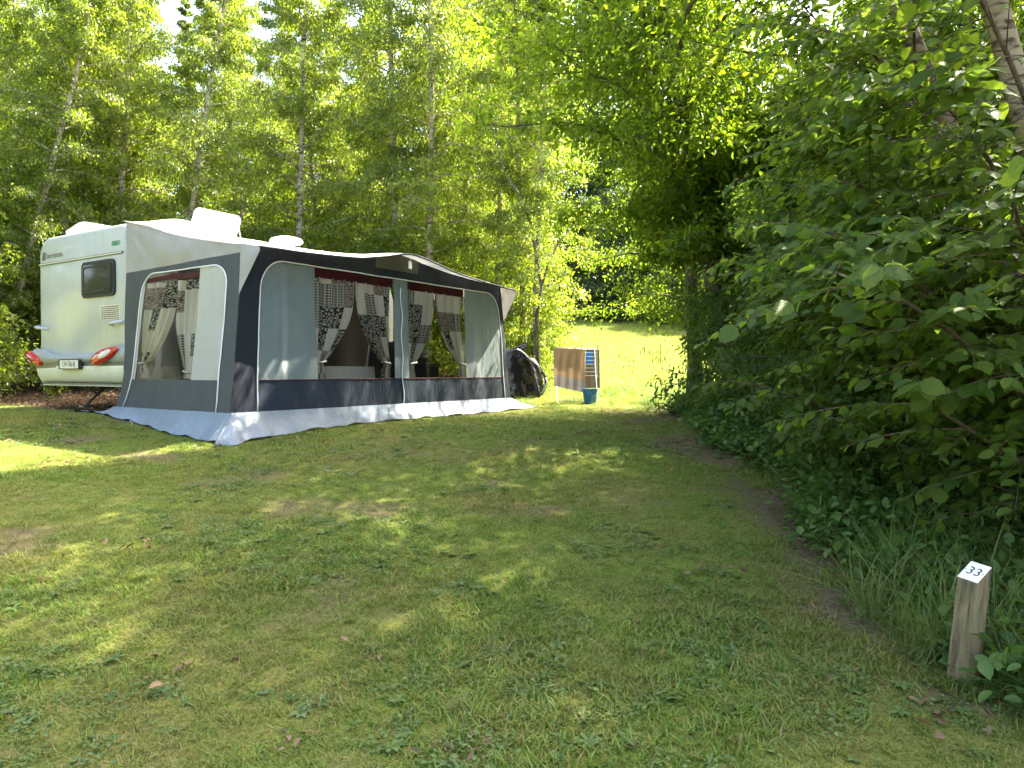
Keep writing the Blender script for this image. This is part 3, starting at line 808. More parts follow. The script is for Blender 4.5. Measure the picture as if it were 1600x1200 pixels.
# side walls (near one fully detailed, far one the same pattern)
B1, B2, ST, SR = .45, 2.12, 1.715, .24
for (a0, sg) in ((-.05, -1), (AL + .03, 1)):
    near = sg < 0
    sp = (lambda U, Z, a0=a0, sg=sg: side_pt(U, Z, a0, sg))
    s_t = lambda us: arch(us, B1, B2, ST, SR, 0)
    panel('side_surround', M['dkgrey'], sp, lin(.05, B1, 7), ZS, drop_lo, 24, aw)
    panel('side_surround', M['dkgrey'], sp, dens(B1, B2, SR, 30), s_t, drop_lo, 4, aw)
    panel('side_surround', M['dkgrey'], sp, lin(B2, BW, 7), ZS, drop_lo, 24, aw)
    x0, x1 = .50, 1.62
    uL = np.concatenate([B1 + SR * (1 - np.cos(lin(0, math.pi / 2, 12)))]); uL = uL[uL < x0]; uL = np.append(uL, x0)
    panel('side_panel', M['whitefab'], sp, uL, ZB, s_t, 20, aw)
    uR = dens(B1, B2, SR, 30); uR = np.insert(uR[uR > x1], 0, x1)
    panel('side_panel', M['whitefab'], sp, uR, ZB, s_t, 20, aw)
    uw = dens(B1, B2, SR, 30); uw = np.concatenate([[x0], uw[(uw > x0 + .01) & (uw < x1 - .01)], [x1]])
    panel('window_pane', M['pane'], sp, uw, ZB, s_t, 12, aw)
    panel('lower_band', M['dkgrey'], sp, lin(B1, B2, 30), ZS, ZB, 8, aw)
    def spt(pb, z, d=.008):
        p = side_pt(np.array(float(pb)), np.array(float(z)), a0, sg); return (p[0] + sg * d, p[1], p[2])
    pp = [spt(B1, z) for z in lin(ZS, ST - SR, 12)] + [spt(B1 + SR - SR * math.cos(t), ST - SR + SR * math.sin(t)) for t in lin(0, math.pi / 2, 9)][1:] \
       + [spt(b, ST) for b in lin(B1 + SR, B2 - SR, 16)][1:] + [spt(B2 - SR + SR * math.sin(t), ST - SR + SR * math.cos(t)) for t in lin(0, math.pi / 2, 9)][1:] + [spt(B2, z) for z in lin(ST - SR, ZS, 12)][1:]
    mb = MB(); mb.tube(pp, .0075, 6); mb.build('piping', M['piping'], aw, sm=180)
    # mud flap of this side
    rng = np.random.RandomState(4 if near else 9)
    us = lin(-.95 if near else -.1, BW + .02, 60); P = []
    for i, u_ in enumerate(us):
        uc = max(u_, 0.0)
        top = side_pt(np.array(float(uc)), np.array(ZS + .012), a0, sg)
        if u_ < 0: top = top + np.array([-sg * .0 + .10 * u_ * -1 * .3, -u_, -.10 * min(1, -u_ / .3)])
        out_ = .17 + .04 * math.sin(u_ * 4.1) + .05 * (u_ / BW) ** 4
        flut = .018 * math.sin(u_ * 23) + .015 * math.sin(u_ * 11 + 1)
        gl = lgz(top[0] + sg * out_, -top[1])
        row = []
        for t in lin(0, 1, 8):
            x = top[0] + sg * (out_ * t + .004 + flut * t * (1 - t) * 2)
            z = top[2] * (1 - t ** .8) + (gl + .015 + .02 * max(0, math.sin(u_ * 17)) * t) * t ** .8
            yy_ = top[1] - .09 * t * float(smooth(BW - .5, BW, u_))
            row.append((x, yy_, max(z, lgz(x, -yy_) + .008)))
        P.append(row)
    mb = MB(); mb.grid(P); o = mb.build('mud_flap', M['skirt'], aw, sm=180)
# front mud flaps, in three overlapping lengths
segs = [(-.30, A1 + .05, 1), (A1 + .02, 2.52, 0), (2.49, AL + .40, 2)]
for si, (s0, s1, kind) in enumerate(segs):
    P = []
    for a in lin(s0, s1, int(24 + 22 * (s1 - s0))):
        ac = min(max(a, -.05), AL + .03)
        top = front_pt(np.array(float(ac)), np.array(ZS + .014))
        over = a - ac
        out_ = .15 + .04 * math.sin(a * 2.2 + 1) + (.07 * math.exp(-((a + .05) / .16) ** 2))
        flut = (.05 if kind == 1 else .016) * math.sin(a * (24 if kind == 1 else 13) + si)
        row = []
        for t in lin(0, 1, 9):
            x = top[0] + over * t + (-.16 * t * math.exp(-((a + .15) / .25) ** 2)) + (.28 * t * float(smooth(AL - .3, AL + .3, a)))
            y = top[1] - (out_ * t + .006 + .004 * si) + flut * t
            gl = lgz(x, -y)
            z = top[2] * (1 - t ** .85) + (gl + .012 + .02 * max(0, math.sin(a * 9 + si)) * t) * t ** .85
            row.append((x, y, max(z, gl + .008)))
        P.append(row)
    mb = MB(); mb.grid(P); mb.build('mud_flap', M['skirt'], aw, sm=180)
for (a, b) in ((-.36, .7), (-.40, 1.6), (-.34, 2.62), (.9, 2.60), (1.7, 2.60), (2.5, 2.58), (3.4, 2.57), (4.3, 2.58), (5.2, 2.55)):
    zz_ = lgz(a, b); mb = MB(); mb.tube([(a, -b, zz_ - .06), (a + .01, -b, zz_ + .035), (a - .012, -b, zz_ + .05), (a - .022, -b, zz_ + .035)], .004, 6); mb.build('peg', M['chrome'], aw)
# poles of the frame
for (a, b) in ((.10, 2.26), (4.82, 2.26), (2.49, 2.27)):
    mb = MB(); mb.tube([(a, -b, lgz(a, b)), (a, -b, float(roof_z(np.array(a), np.array(b))) - .02)], .013, 8); mb.build('pole', M['alu'], aw)
mb = MB(); mb.tube([(.10, -2.26, 1.86), (2.49, -2.27, 1.95), (4.82, -2.26, 1.86)], .012, 6); mb.tube([(.12, -2.26, 1.80), (.12, -.1, 2.26)], .012, 6); mb.build('roof_pole', M['whitewire'], aw)
# label hanging from the peak of the roof
mb = MB(); mb.tube([(2.36, -2.645, 2.085), (2.37, -2.645, 2.0)], .003, 4); mb.box(2.335, 2.395, -2.65, -2.642, 1.90, 2.0); mb.build('hanging_tag', M['whiteplastic'], aw)
# header cloth inside the windows
for (w0, w1) in WS:
    panel('window_header', M['maroon'], front_pt, lin(w0 + .005, w1 - .005, 16), 1.665, TT - .004, 4, aw, off=(0, .02, 0))
panel('window_header', M['maroon'], lambda U, Z: side_pt(U, Z, -.05, -1), lin(.505, 1.615, 12), lambda u: 1.60 - .03 * np.abs(u - 1.0) + .02, lambda u: 1.66 - .06 * np.abs(u - 1.05) + .03, 3, aw, off=(.02, 0, 0))

# ------------------------------------------------------------------ curtains (each hangs by itself)
def curtain(fn, out_u, in_u, ztop, zbot, label, seed, offn, tie=.86, low=.10, first_w=None):
    """fn(u,z) wall mapping; out_u edge at the window side, in_u where the top inner corner is; offn(depth) offset vector"""
    rng = np.random.RandomState(seed)
    nu, nz = 44, 44
    P = np.zeros((nu, nz, 3)); uvs = []
    wd = in_u - out_u
    for i in range(nu):
        s = i / (nu - 1)
        for j in range(nz):
            t = j / (nz - 1)
            if t < tie:
                q_ = t / tie; w = 1 - (1 - low) * (q_ ** 2.1)
            else:
                q_ = (t - tie) / (1 - tie); w = low + .07 * q_
            bow = .04 * math.sin(math.pi * min(1, t / tie))
            u_ = out_u + wd * (s * w + .03) + wd * bow * s
            z = ztop + (zbot - ztop) * t + .03 * s * (1 - t) * 0
            amp = .022 * (1 - .55 * t) + .012
            dep = .05 + amp * math.sin(s * 21 + 1.2 * math.sin(t * 3 + seed) + seed) + .010 * math.sin(s * 47 + seed)
            if abs(t - tie) < .03: dep *= .7
            p_ = fn(np.array(u_), np.array(z)); P[i, j] = p_ + offn(dep)
            uvs.append((s * abs(wd) * 1.12 + seed * .37, t * 1.24 + seed * .21))
    mb = MB(); mb.grid(P)
    e = empty('curtain', ORG, TH)
    tag(e, label, 'curtain', 'patchwork curtains of the awning')
    mb.build('cloth', M['curtain'], e, sm=180, uv=uvs)
    j = int(tie * (nz - 1)); ring = [Vector(P[i, j]) for i in (0, nu // 3, 2 * nu // 3, nu - 1)]
    c0 = sum(ring, Vector()) / 4; r0 = (ring[0] - ring[-1]).length / 2 + .012
    axis_u = (ring[-1] - ring[0]).normalized(); dvec = Vector(offn(1.0)).normalized()
    mb = MB(); mb.tube([c0 + axis_u * r0 * math.cos(t) + dvec * (.045 * math.sin(t)) + Vector((0, 0, .012 * math.cos(t))) for t in lin(0, 2 * math.pi, 17)], .012, 6, cap=False)
    mb.build('tie_back', M['curtain'], e, sm=180)
    return e
inn = lambda d: np.array([0, d, 0])
inn_s = lambda d: np.array([d, 0, 0])
curtain(front_pt, .99, 1.60, 1.68, .44, 'patchwork curtain at the outer edge of the front window nearest the caravan rear', 1, inn, low=.16)
curtain(front_pt, 2.345, 1.66, 1.68, .44, 'patchwork curtain just left of the grey-green zip strip', 2, inn, low=.22)
curtain(front_pt, 2.635, 3.22, 1.68, .44, 'patchwork curtain just right of the grey-green zip strip', 3, inn, low=.18)
curtain(front_pt, 3.945, 3.30, 1.68, .44, 'patchwork curtain nearest the black covered bicycle', 4, inn, low=.14)
sfn = lambda u, z: side_pt(u, z, -.05, -1)
curtain(sfn, .51, 1.10, 1.60, .44, 'gathered patchwork curtain beside the caravan in the white side wall', 5, inn_s, low=.16)
curtain(sfn, 1.61, 1.10, 1.60, .44, 'narrow patchwork curtain in the white side wall, nearer the navy corner', 6, inn_s, low=.30, tie=.95)

# ------------------------------------------------------------------ things inside the awning
def local_thing(name, label, cat, a, b, rz=0):
    w = to_world(a, b, 0); e = empty(name, (w.x, w.y, gz(w.x, w.y)), TH + rz)
    tag(e, label, cat); return e
t = local_thing('dark_backcloth', 'added dark brown backcloth against the caravan side, darkening the inside', 'inner tent', 2.3, .35)  # added dark sheets stand in for the dimness inside the awning
mb = MB(); P = []
for a in lin(-1.7, 2.2, 60):
    P.append([(a, .22 + .05 * math.sin(a * 9) * (1 - .4 * z / 2) - .10 * math.exp(-((z - .2) / .4) ** 2), z) for z in lin(.02, 2.2, 14)])
mb.grid(P); mb.build('cloth', M['brownfab'], t, sm=180)
P = []
for yy in lin(-.9, .2, 14): P.append([(-.35 + .05 * math.sin(yy * 11) + .25 * math.sin(z * 1.4), yy + .0, z) for z in lin(.02, 1.95, 14)])
mb = MB(); mb.grid(P); mb.build('cloth', M['brownfab'], t, sm=180)
t = local_thing('hanging_cloth', 'olive yellow cloth hanging inside, sunlit glow put into its colour, seen through the white side wall window', 'cloth', .78, 1.1)
mb = MB(); mb.grid([[(.03 * math.sin(y * 14) + .05 * (1.5 - z), y, z) for z in lin(.06, 1.50, 10)] for y in lin(-.75, .55, 40)]); mb.build('sheet', M['oliveglow'], t, sm=180)
mb = MB(); mb.tube([(.0, -.80, 1.50), (.0, .60, 1.50)], .01, 6); mb.tube([(.0, -.80, 1.50), (.0, -.80, .0)], .01, 6); mb.tube([(.0, .60, 1.50), (.0, .60, .0)], .01, 6); mb.build('rail', M['alu'], t)
t = local_thing('camping_cupboard', 'tan cupboard behind the white table inside the awning', 'cupboard', 1.42, .95)
mb = MB(); mb.box(-.3, .3, -.25, .25, .03, 1.02); mb.build('carcass', M['woodbox'], t, bevel=.01)
mb = MB(); mb.box(-.33, .33, -.28, .28, 1.025, 1.06); mb.build('top', M['woodbox'], t, bevel=.006)
for x0 in (-.29, .01):
    mb = MB(); mb.box(x0, x0 + .28, -.266, -.2515, .08, .98); d_ = mb.build('door', M['woodbox'], t, bevel=.004)
    mb = MB(); mb.tube([(x0 + .14, -.27, .62), (x0 + .14, -.29, .64), (x0 + .14, -.29, .74), (x0 + .14, -.27, .76)], .006, 6); mb.build('handle', M['chrome'], d_)
t = local_thing('dining_table', 'low camping table under a white cloth inside the awning', 'table', 1.95, 1.62)
mb = MB(); mb.box(-.42, .42, -.33, .33, .70, .725); mb.build('table_top', M['woodbox'], t)
for sx in (-.36, .36):
    for sy in (-.27, .27):
        mb = MB(); mb.tube([(sx, sy, 0), (sx, sy, .7)], .014, 8); mb.build('leg', M['alu'], t)
mb = MB(); ring = []
per = [(x, -.345) for x in lin(-.435, .435, 20)] + [(.435, y) for y in lin(-.345, .345, 14)][1:] + [(x, .345) for x in lin(.435, -.435, 20)][1:] + [(-.435, y) for y in lin(.345, -.345, 14)][1:-1]
P = [[(x, y, .729), (x * 1.01, y * 1.01, .70), (x * (1.03 + .012 * math.sin(i * 1.1)), y * (1.03 + .015 * math.sin(i * 1.1)), .40), (x * (1.06 + .035 * math.sin(i * 1.1)), y * (1.06 + .04 * math.sin(i * 1.1)), .26)] for i, (x, y) in enumerate(per)]
P.append(P[0]); mb.grid(P); mb.add([(x, y, .7295) for x, y in per], [tuple(range(len(per)))])
w = to_world(1.95, 1.62, 0)
o = mb.build('tablecloth', M['whitecloth'], None, sm=60); o.location = (w.x, w.y, gz(w.x, w.y)); o.rotation_euler = (0, 0, TH)
tag(o, 'white cloth draped over the low table inside the awning', 'tablecloth')
def camp_chair(label, a, b, rz):
    t = local_thing('folding_chair', label, 'chair', a, b, rz)
    mb = MB(); mb.box(-.25, .25, -.24, .24, .42, .45); mb.build('seat', M['blackfab'], t, bevel=.012)
    mb = MB(); mb.grid([[(x, .24 + .16 * s + .03 * math.cos(x * 6), .46 + .66 * s) for s in lin(0, 1, 8)] for x in lin(-.25, .25, 8)]); b_ = mb.build('backrest', M['blackfab'], t, sm=180)
    sol = b_.modifiers.new('s', 'SOLIDIFY'); sol.thickness = .03
    for s_ in (-1, 1):
        mb = MB(); mb.tube([(s_ * .27, -.24, 0), (s_ * .27, .2, .43), (s_ * .27, .40, 1.13)], .012, 6); mb.build('leg', M['alu'], t)
        mb = MB(); mb.tube([(s_ * .285, .28, 0), (s_ * .285, -.2, .43), (s_ * .285, -.22, .66)], .012, 6); mb.build('leg', M['alu'], t)
        mb = MB(); mb.box(s_ * .285 - .025, s_ * .285 + .025, -.25, .28, .66, .685); mb.build('armrest', M['blackfab'], t, bevel=.006)
camp_chair('black folding chair left of the white table inside the awning', 1.25, 1.55, R_(95))
camp_chair('black folding chair standing by the awning cooker stand', 3.0, 1.35, R_(-75))
t = local_thing('cooker_stand', 'black kitchen stand behind the right-hand awning window', 'stand', 3.75, 1.45)
mb = MB(); mb.box(-.45, .45, -.24, .24, .74, .78); mb.build('top', M['blackfab'], t, bevel=.006)
mb = MB(); mb.box(-.43, .43, -.22, .22, .12, .735); mb.build('body', M['blackfab'], t)
for sx in (-.42, .42):
    for sy in (-.21, .21):
        mb = MB(); mb.tube([(sx, sy, 0), (sx, sy, .13)], .012, 6); mb.build('leg', M['alu'], t)
w = to_world(3.75, 1.45, 0)
e = empty('gas_cooker', (w.x, w.y, gz(w.x, w.y) + .785), TH); tag(e, 'small black gas cooker on the stand with its lid raised', 'cooker')
mb = MB(); mb.box(-.26, .26, -.16, .16, .0, .09); mb.build('body', M['blackfab'], e, bevel=.008)
mb = MB(); mb.box(-.26, .26, .145, .16, .09, .34); mb.build('lid', M['blackfab'], e, bevel=.004)

# ================================================================== trees
def tubes_np(P, Rr, sides):
    """P (N,K,3), Rr (N,K) -> verts, quads"""
    Nn, K, _ = P.shape
    T = np.gradient(P, axis=1); T /= np.linalg.norm(T, axis=2, keepdims=True) + 1e-9
    ref = np.where(np.abs(T[..., 2:3]) > .9, np.array([1., 0, 0]), np.array([0, 0, 1.]))
    A_ = np.cross(T, ref); A_ /= np.linalg.norm(A_, axis=2, keepdims=True) + 1e-9
    B_ = np.cross(T, A_)
    ang = np.arange(sides) / sides * 2 * np.pi
    V = P[:, :, None, :] + Rr[:, :, None, None] * (A_[:, :, None, :] * np.cos(ang)[None, None, :, None] + B_[:, :, None, :] * np.sin(ang)[None, None, :, None])
    idx = np.arange(Nn * K * sides).reshape(Nn, K, sides)
    a = idx[:, :-1, :]; b = idx[:, 1:, :]
    Q = np.stack([a, np.roll(a, -1, 2), np.roll(b, -1, 2), b], -1).reshape(-1, 4)
    return V.reshape(-1, 3), Q

def merge_quads(parts):
    Vs, Qs, n = [], [], 0
    for V, Q in parts:
        Vs.append(V); Qs.append(Q + n); n += len(V)
    return np.concatenate(Vs), np.concatenate(Qs)

def quad_mesh(name, V, Q, mat, sm=True):
    return np_mesh(name, V, Q.ravel(), np.arange(len(Q)) * 4, np.full(len(Q), 4), [mat], smooth_sh=sm)

def leaf_frames(ax, nr):
    ax = ax / (np.linalg.norm(ax, axis=1, keepdims=True) + 1e-9)
    nr = nr - ax * np.sum(ax * nr, axis=1, keepdims=True)
    nr /= np.linalg.norm(nr, axis=1, keepdims=True) + 1e-9
    return ax, np.cross(nr, ax), nr

def leaves_mesh(name, pos, ax, nr, size, mat, kind='diamond', width=.62):
    ax, sd, nr = leaf_frames(ax, nr)
    L = size[:, None]
    if kind == 'diamond':
        prof = [(0, 0, 0), (.42, .5, .10), (1, 0, -.06), (.42, -.5, .10)]
        faces = [(0, 1, 2), (0, 2, 3)]
    elif kind == 'ovate':
        prof = [(0, 0, 0), (.28, .44, .09), (.66, .40, .06), (1.0, 0, -.12), (.66, -.40, .06), (.28, -.44, .09)]
        faces = [(0, 1, 2, 3), (0, 3, 4, 5)]
    else:  # round, hazel-like
        prof = [(0, 0, 0), (.05, .30, .05), (.30, .52, .10), (.58, .52, .09), (.80, .34, .04), (1.0, 0, -.10), (.80, -.34, .04), (.58, -.52, .09), (.30, -.52, .10), (.05, -.30, .05), (.5, 0, -.01)]
        faces = [(0, 1, 2, 10), (10, 2, 3, 4), (10, 4, 5), (0, 10, 8, 9), (10, 6, 7, 8), (10, 5, 6)]
    n = len(prof)
    V = np.stack([pos + L * (u * ax + v * width / .62 * .62 * 1.0 * sd * (1.0) + w * nr) for (u, v, w) in [(p[0], p[1] * width * 1.25, p[2]) for p in prof]], 1).reshape(-1, 3)
    tot = np.array([len(f) for f in faces]); flat = np.concatenate([np.array(f) for f in faces])
    Nn = len(pos)
    loops = (np.arange(Nn)[:, None] * n + flat[None]).ravel()
    totals = np.tile(tot, Nn); starts = np.concatenate([[0], np.cumsum(totals)[:-1]])
    return np_mesh(name, V, loops, starts, totals, [mat], smooth_sh=(kind != 'diamond'))

def gen_tree(seed, H, r0, lean=(0, 0), cb=.2, prof=None, nb=80, elev=lambda f: .5, droop=.25, twigs=12, lpt=26, lsize=.055,
             barkm=None, leafm=None, kind='diamond', width=.62, pend=.5, upn=.4, spread=.06, twl=(.16, .36), bend=.25, stems=1, stem_spread=0.0, K=7, minlen=.25, lpow=1.25, warp=None):
    rng = np.random.RandomState(seed)
    Kt = 14
    hs = np.linspace(0, 1, Kt)
    trunks = []; trad = []
    for s in range(stems):
        az = rng.uniform(0, 2 * np.pi) if stems > 1 else 0
        off = np.array([math.cos(az), math.sin(az)]) * stem_spread * (rng.uniform(.4, 1) if stems > 1 else 0)
        Hs = H * (1 if s == 0 else rng.uniform(.6, .95))
        jit = np.cumsum(rng.normal(0, bend / Kt, (Kt, 2)), 0); jit -= jit[0]
        xy = np.outer(hs ** lpow, np.array(lean) + off * H * .5) + jit * H * .1 + off * .35
        trunks.append(np.column_stack([xy, hs * Hs])); trad.append(r0 * (1 if s == 0 else .7) * (1.05 - hs) ** .8 * (1 + .35 * np.exp(-hs * 30)) + .006)
    T = np.stack(trunks); TR = np.stack(trad)
    parts = [tubes_np(T, TR, 10)]
    f = (np.arange(nb) + rng.rand(nb)) / nb
    si = rng.randint(0, stems, nb)
    hf = cb + (1 - cb) * f
    az = np.arange(nb) * 2.39996 + rng.normal(0, .4, nb)
    if warp: az = az - warp[1] * np.sin(az - warp[0])
    L = np.array([prof(f[i], az[i]) for i in range(nb)]) * rng.uniform(.7, 1.12, nb); L = np.maximum(L, minlen)
    el = np.array([elev(x) for x in f]) + rng.normal(0, .16, nb)
    k = hf * (Kt - 1); k0 = np.clip(k.astype(int), 0, Kt - 2); fr = (k - k0)[:, None]
    start = T[si, k0] * (1 - fr) + T[si, k0 + 1] * fr
    srad = (TR[si, k0] * (1 - fr[:, 0]) + TR[si, k0 + 1] * fr[:, 0])
    s = np.linspace(0, 1, K)
    D = np.stack([np.cos(az), np.sin(az)], 1)
    wob = np.cumsum(rng.normal(0, .06, (nb, K, 3)), 1); wob -= wob[:, :1]
    Bp = np.zeros((nb, K, 3))
    Bp[:, :, :2] = start[:, None, :2] + D[:, None, :] * (L * np.cos(el))[:, None, None] * s[None, :, None]
    Bp[:, :, 2] = start[:, None, 2] + (L * np.sin(el))[:, None] * s[None] - (droop * L)[:, None] * s[None] ** 2
    Bp += wob * L[:, None, None] * .5
    br = np.minimum(srad * .42, .004 + .0075 * L)[:, None] * (1.05 - s[None]) ** .9 + .0025
    parts.append(tubes_np(Bp, br, 5))
    # twigs
    Nt = nb * twigs
    bi = np.repeat(np.arange(nb), twigs)
    s0 = np.tile((np.arange(twigs) + .5) / twigs, nb) * .92 + .08 + rng.normal(0, .04, Nt); s0 = np.clip(s0, .12, 1)
    kk = s0 * (K - 1); q0 = np.clip(kk.astype(int), 0, K - 2); fr = (kk - q0)[:, None]
    ts = Bp[bi, q0] * (1 - fr) + Bp[bi, q0 + 1] * fr
    taz = az[bi] + np.where(np.arange(Nt) % 2 == 0, 1, -1) * rng.uniform(.35, 1.25, Nt) * (1.15 - s0 * .5)
    tl = L[bi] * rng.uniform(twl[0], twl[1], Nt) * (1.25 - .55 * s0) + .08
    tel = el[bi] * .4 + rng.normal(.05, .28, Nt)
    Kw = 4; w = np.linspace(0, 1, Kw)
    Tp = np.zeros((Nt, Kw, 3))
    Tp[:, :, 0] = ts[:, None, 0] + (np.cos(taz) * tl * np.cos(tel))[:, None] * w
    Tp[:, :, 1] = ts[:, None, 1] + (np.sin(taz) * tl * np.cos(tel))[:, None] * w
    Tp[:, :, 2] = ts[:, None, 2] + (tl * np.sin(tel))[:, None] * w - (droop * 1.3 * tl)[:, None] * w ** 2
    parts.append(tubes_np(Tp, np.full((Nt, Kw), .004) * (1.1 - w)[None], 3))
    # leaves
    Nl = Nt * lpt
    ti = np.repeat(np.arange(Nt), lpt)
    u_ = rng.rand(Nl) ** .8
    kk = u_ * (Kw - 1); q0 = np.clip(kk.astype(int), 0, Kw - 2); fr = (kk - q0)[:, None]
    lp = Tp[ti, q0] * (1 - fr) + Tp[ti, q0 + 1] * fr + rng.normal(0, spread, (Nl, 3)) * np.minimum(1, tl[ti] * 2)[:, None]
    td = Tp[ti, -1] - Tp[ti, 0]; td /= np.linalg.norm(td, axis=1, keepdims=True) + 1e-9
    rd = rng.normal(0, 1, (Nl, 3)); rd /= np.linalg.norm(rd, axis=1, keepdims=True)
    ax = td * .5 + rd * .75 + np.array([0, 0, -pend])
    nr = np.array([0, 0, 1.]) * upn + rng.normal(0, .6, (Nl, 3))
    sz = lsize * rng.uniform(.6, 1.25, Nl)
    V, Q = merge_quads(parts)
    return quad_mesh('wood', V, Q, barkm), leaves_mesh('leaves', lp, ax, nr, sz, leafm, kind, width)

def place_tree(name, proto, x, y, rz, sc, label, cat='tree', group=None, tilt=(0, 0), trunk_name='trunk', crown_name='crown', zs=1.0, dz=-.06):
    e = empty(name, (x, y, gz(x, y) + dz)); e.rotation_mode = 'ZYX'; e.rotation_euler = (tilt[0], tilt[1], rz); e.scale = (sc, sc, sc * zs)
    tag(e, label, cat, group)
    link(bpy.data.objects.new(trunk_name, proto[0]), e); link(bpy.data.objects.new(crown_name, proto[1]), e)
    return e

def birch_prof(f, az): return 2.1 * (math.sin(math.pi * min(1, f * .85 + .18))) ** .8 * (1 - .35 * f)
birch = [gen_tree(11 + i, 12.5, .085, lean=[(.5, .1), (-.4, .3), (.9, -.2), (.1, .5)][i], cb=[.12, .17, .08, .14][i], prof=birch_prof, nb=84, elev=lambda f: .35 + .5 * f, droop=.42,
                  twigs=16, lpt=42, lsize=.070, twl=(.10, .26), barkm=M['birchbark'], leafm=M['birchleaf'], pend=.8, upn=.2, spread=.12) for i in range(4)]
# prominent birches, located by their trunks in the photograph: (x, y, rotation, scale, tilt_y, proto, label)
def at(px, d): return (px - 800) / 1150 * d
BIR = [
    (at(-6, 14.0), 14.0, .0, .80, .23, 3, 'leaning pale birch left of the caravan, its trunk slanting over the caravan corner'),
    (at(100, 15.5), 15.5, 1.9, .95, .03, 1, 'upright birch directly behind the caravan logo corner'),
    (at(148, 17.0), 17.0, 3.0, 1.0, .10, 0, 'slim birch rising just behind the square propped roof vent at the rear'),
    (at(172, 16.2), 16.2, 4.2, .92, .03, 3, 'second slim birch right of the square rear roof vent'),
    (at(256, 15.5), 15.5, 5.1, .85, .14, 1, 'leaning birch behind the bulge of the awning roof'),
    (at(462, 17.5), 17.5, .8, 1.0, .0, 0, 'thin birch behind the round-topped roof vent'),
    (at(622, 17.0), 17.0, 2.4, 1.05, -.02, 1, 'thin straight dark-stemmed birch left of the awning roof peak'),
    (at(668, 16.4), 16.4, 3.6, 1.0, -.01, 3, 'pale straight birch right of the awning roof peak'),
    (at(775, 18.0), 18.0, 1.2, .95, .0, 0, 'slender birch behind the far end of the awning roof'),
    (at(816, 16.5), 16.5, 2.0, .85, -.01, 1, 'thin birch just left of the white-barked birch by the bicycle'),
    (at(836, 15.6), 15.6, 5.5, .80, .005, 3, 'white-barked birch standing right behind the black covered bicycle'),
]
for (x, y, rz, sc, ty, pi, lab) in BIR:
    pr = birch[pi]
    place_tree('birch_tree', pr, x, y, rz, sc, lab, group='birches behind the caravan', tilt=(0, ty))
rs = random.Random(21)
fill = []
for k in range(400):
    if len(fill) >= 29: break
    y = rs.uniform(17.8, 30); x = rs.uniform(-.80 * y, -.02 * y + .3)
    if all((x - a) ** 2 + (y - b) ** 2 > 3.2 for a, b in fill): fill.append((x, y))
for (x, y) in fill:
    place_tree('birch_tree', birch[rs.randrange(4)], x, y, rs.uniform(0, 6.28), rs.uniform(.85, 1.15), 'one of the birches deep in the wood behind the caravan', group='birches deep in the wood', tilt=(rs.uniform(-.05, .05), rs.uniform(-.05, .05)))
for (x, y) in ((-12.2, 13.5), (-10.2, 11.8), (-11.0, 16.5), (-11.6, 12.6)):
    place_tree('birch_tree', birch[rs.randrange(4)], x, y, rs.uniform(0, 6.28), rs.uniform(.8, 1.0), 'one of the bushy birches at the left edge beside the caravan', group='birches at the left edge')
for (x, y) in ((-11.6, 9.0), (-13.0, 10.4), (-13.5, 7.5), (-12.5, 3.0), (-10.0, -1.5), (-6.0, -5.0), (-15.5, -1.0)):
    place_tree('birch_tree', birch[rs.randrange(4)], x, y, rs.uniform(0, 6.28), 1.0, 'one of the birches across the pitch mirrored in the caravan window', group='birches across the pitch')
# understorey shrubs under the birches
shrub = [gen_tree(31 + i, 2.6, .025, cb=.06, prof=lambda f, az: 1.15 * (1 - .55 * f) + .15, nb=46, elev=lambda f: .45 + .5 * f, droop=.35, twigs=9, lpt=30, lsize=.065,
                  barkm=M['bark'], leafm=M['birchleaf'], kind='ovate', pend=.3, upn=.8, spread=.09, stems=5, stem_spread=.28) for i in range(2)]
sh = [(-9.2, 12.5, 1.1, 0), (-10.6, 14.2, 1.5, 1), (-8.6, 15.0, 1.2, 0), (-7.4, 16.4, 1.4, 1), (-6.2, 17.6, 1.5, 0), (-4.8, 16.5, 1.2, 1), (-3.6, 18.2, 1.5, 0), (-2.4, 16.8, 1.2, 1), (-1.2, 18.4, 1.3, 0), (-.4, 16.2, .75, 1), (.35, 15.5, .55, 0), (.75, 17.2, .7, 1), (-7.0, 19.5, 1.8, 0), (-3.0, 21.5, 1.9, 1), (-10.5, 18.5, 1.9, 0), (-.6, 21.5, 1.6, 1), (-13, 17, 1.8, 1), (-5.3, 21, 1.8, 0)]
for (x, y, sc, pi) in sh:
    if y < 16 and x > -1:
        lab = 'small leafy shrub at the foot of the white-barked birch by the bicycle'; gr = 'shrubs by the bicycle'
    else: lab = 'one of the leafy shrubs growing under the birches'; gr = 'shrubs under the birches'
    place_tree('shrub', shrub[pi], x, y, rs.uniform(0, 6.28), sc, lab, 'shrub', gr, trunk_name='stem', crown_name='foliage')
# forked brown sapling crossing the white-barked birch
mb = MB()
x0, y0 = at(842, 15.2), 15.2
def sp(px, py, d=15.2): return ((px - 800) / 1150 * d, d, CAMZ - (py - 580) / 1150 * d)
mb.tube([(x0, y0, gz(x0, y0) - .05), sp(838, 500), sp(846, 450), sp(838, 400), sp(828, 350), sp(815, 310), sp(790, 275), sp(778, 235), sp(772, 190)], [.045, .04, .036, .032, .028, .025, .02, .016, .01], 7)
mb.tube([sp(846, 448), sp(856, 415), sp(872, 380), sp(895, 355)], [.028, .022, .016, .008], 6)
sap = empty('sapling', (0, 0, 0)); tag(sap, 'bare forked brown sapling bending across the white-barked birch', 'sapling')
mb.build('stem', M['bark'], sap, sm=180)

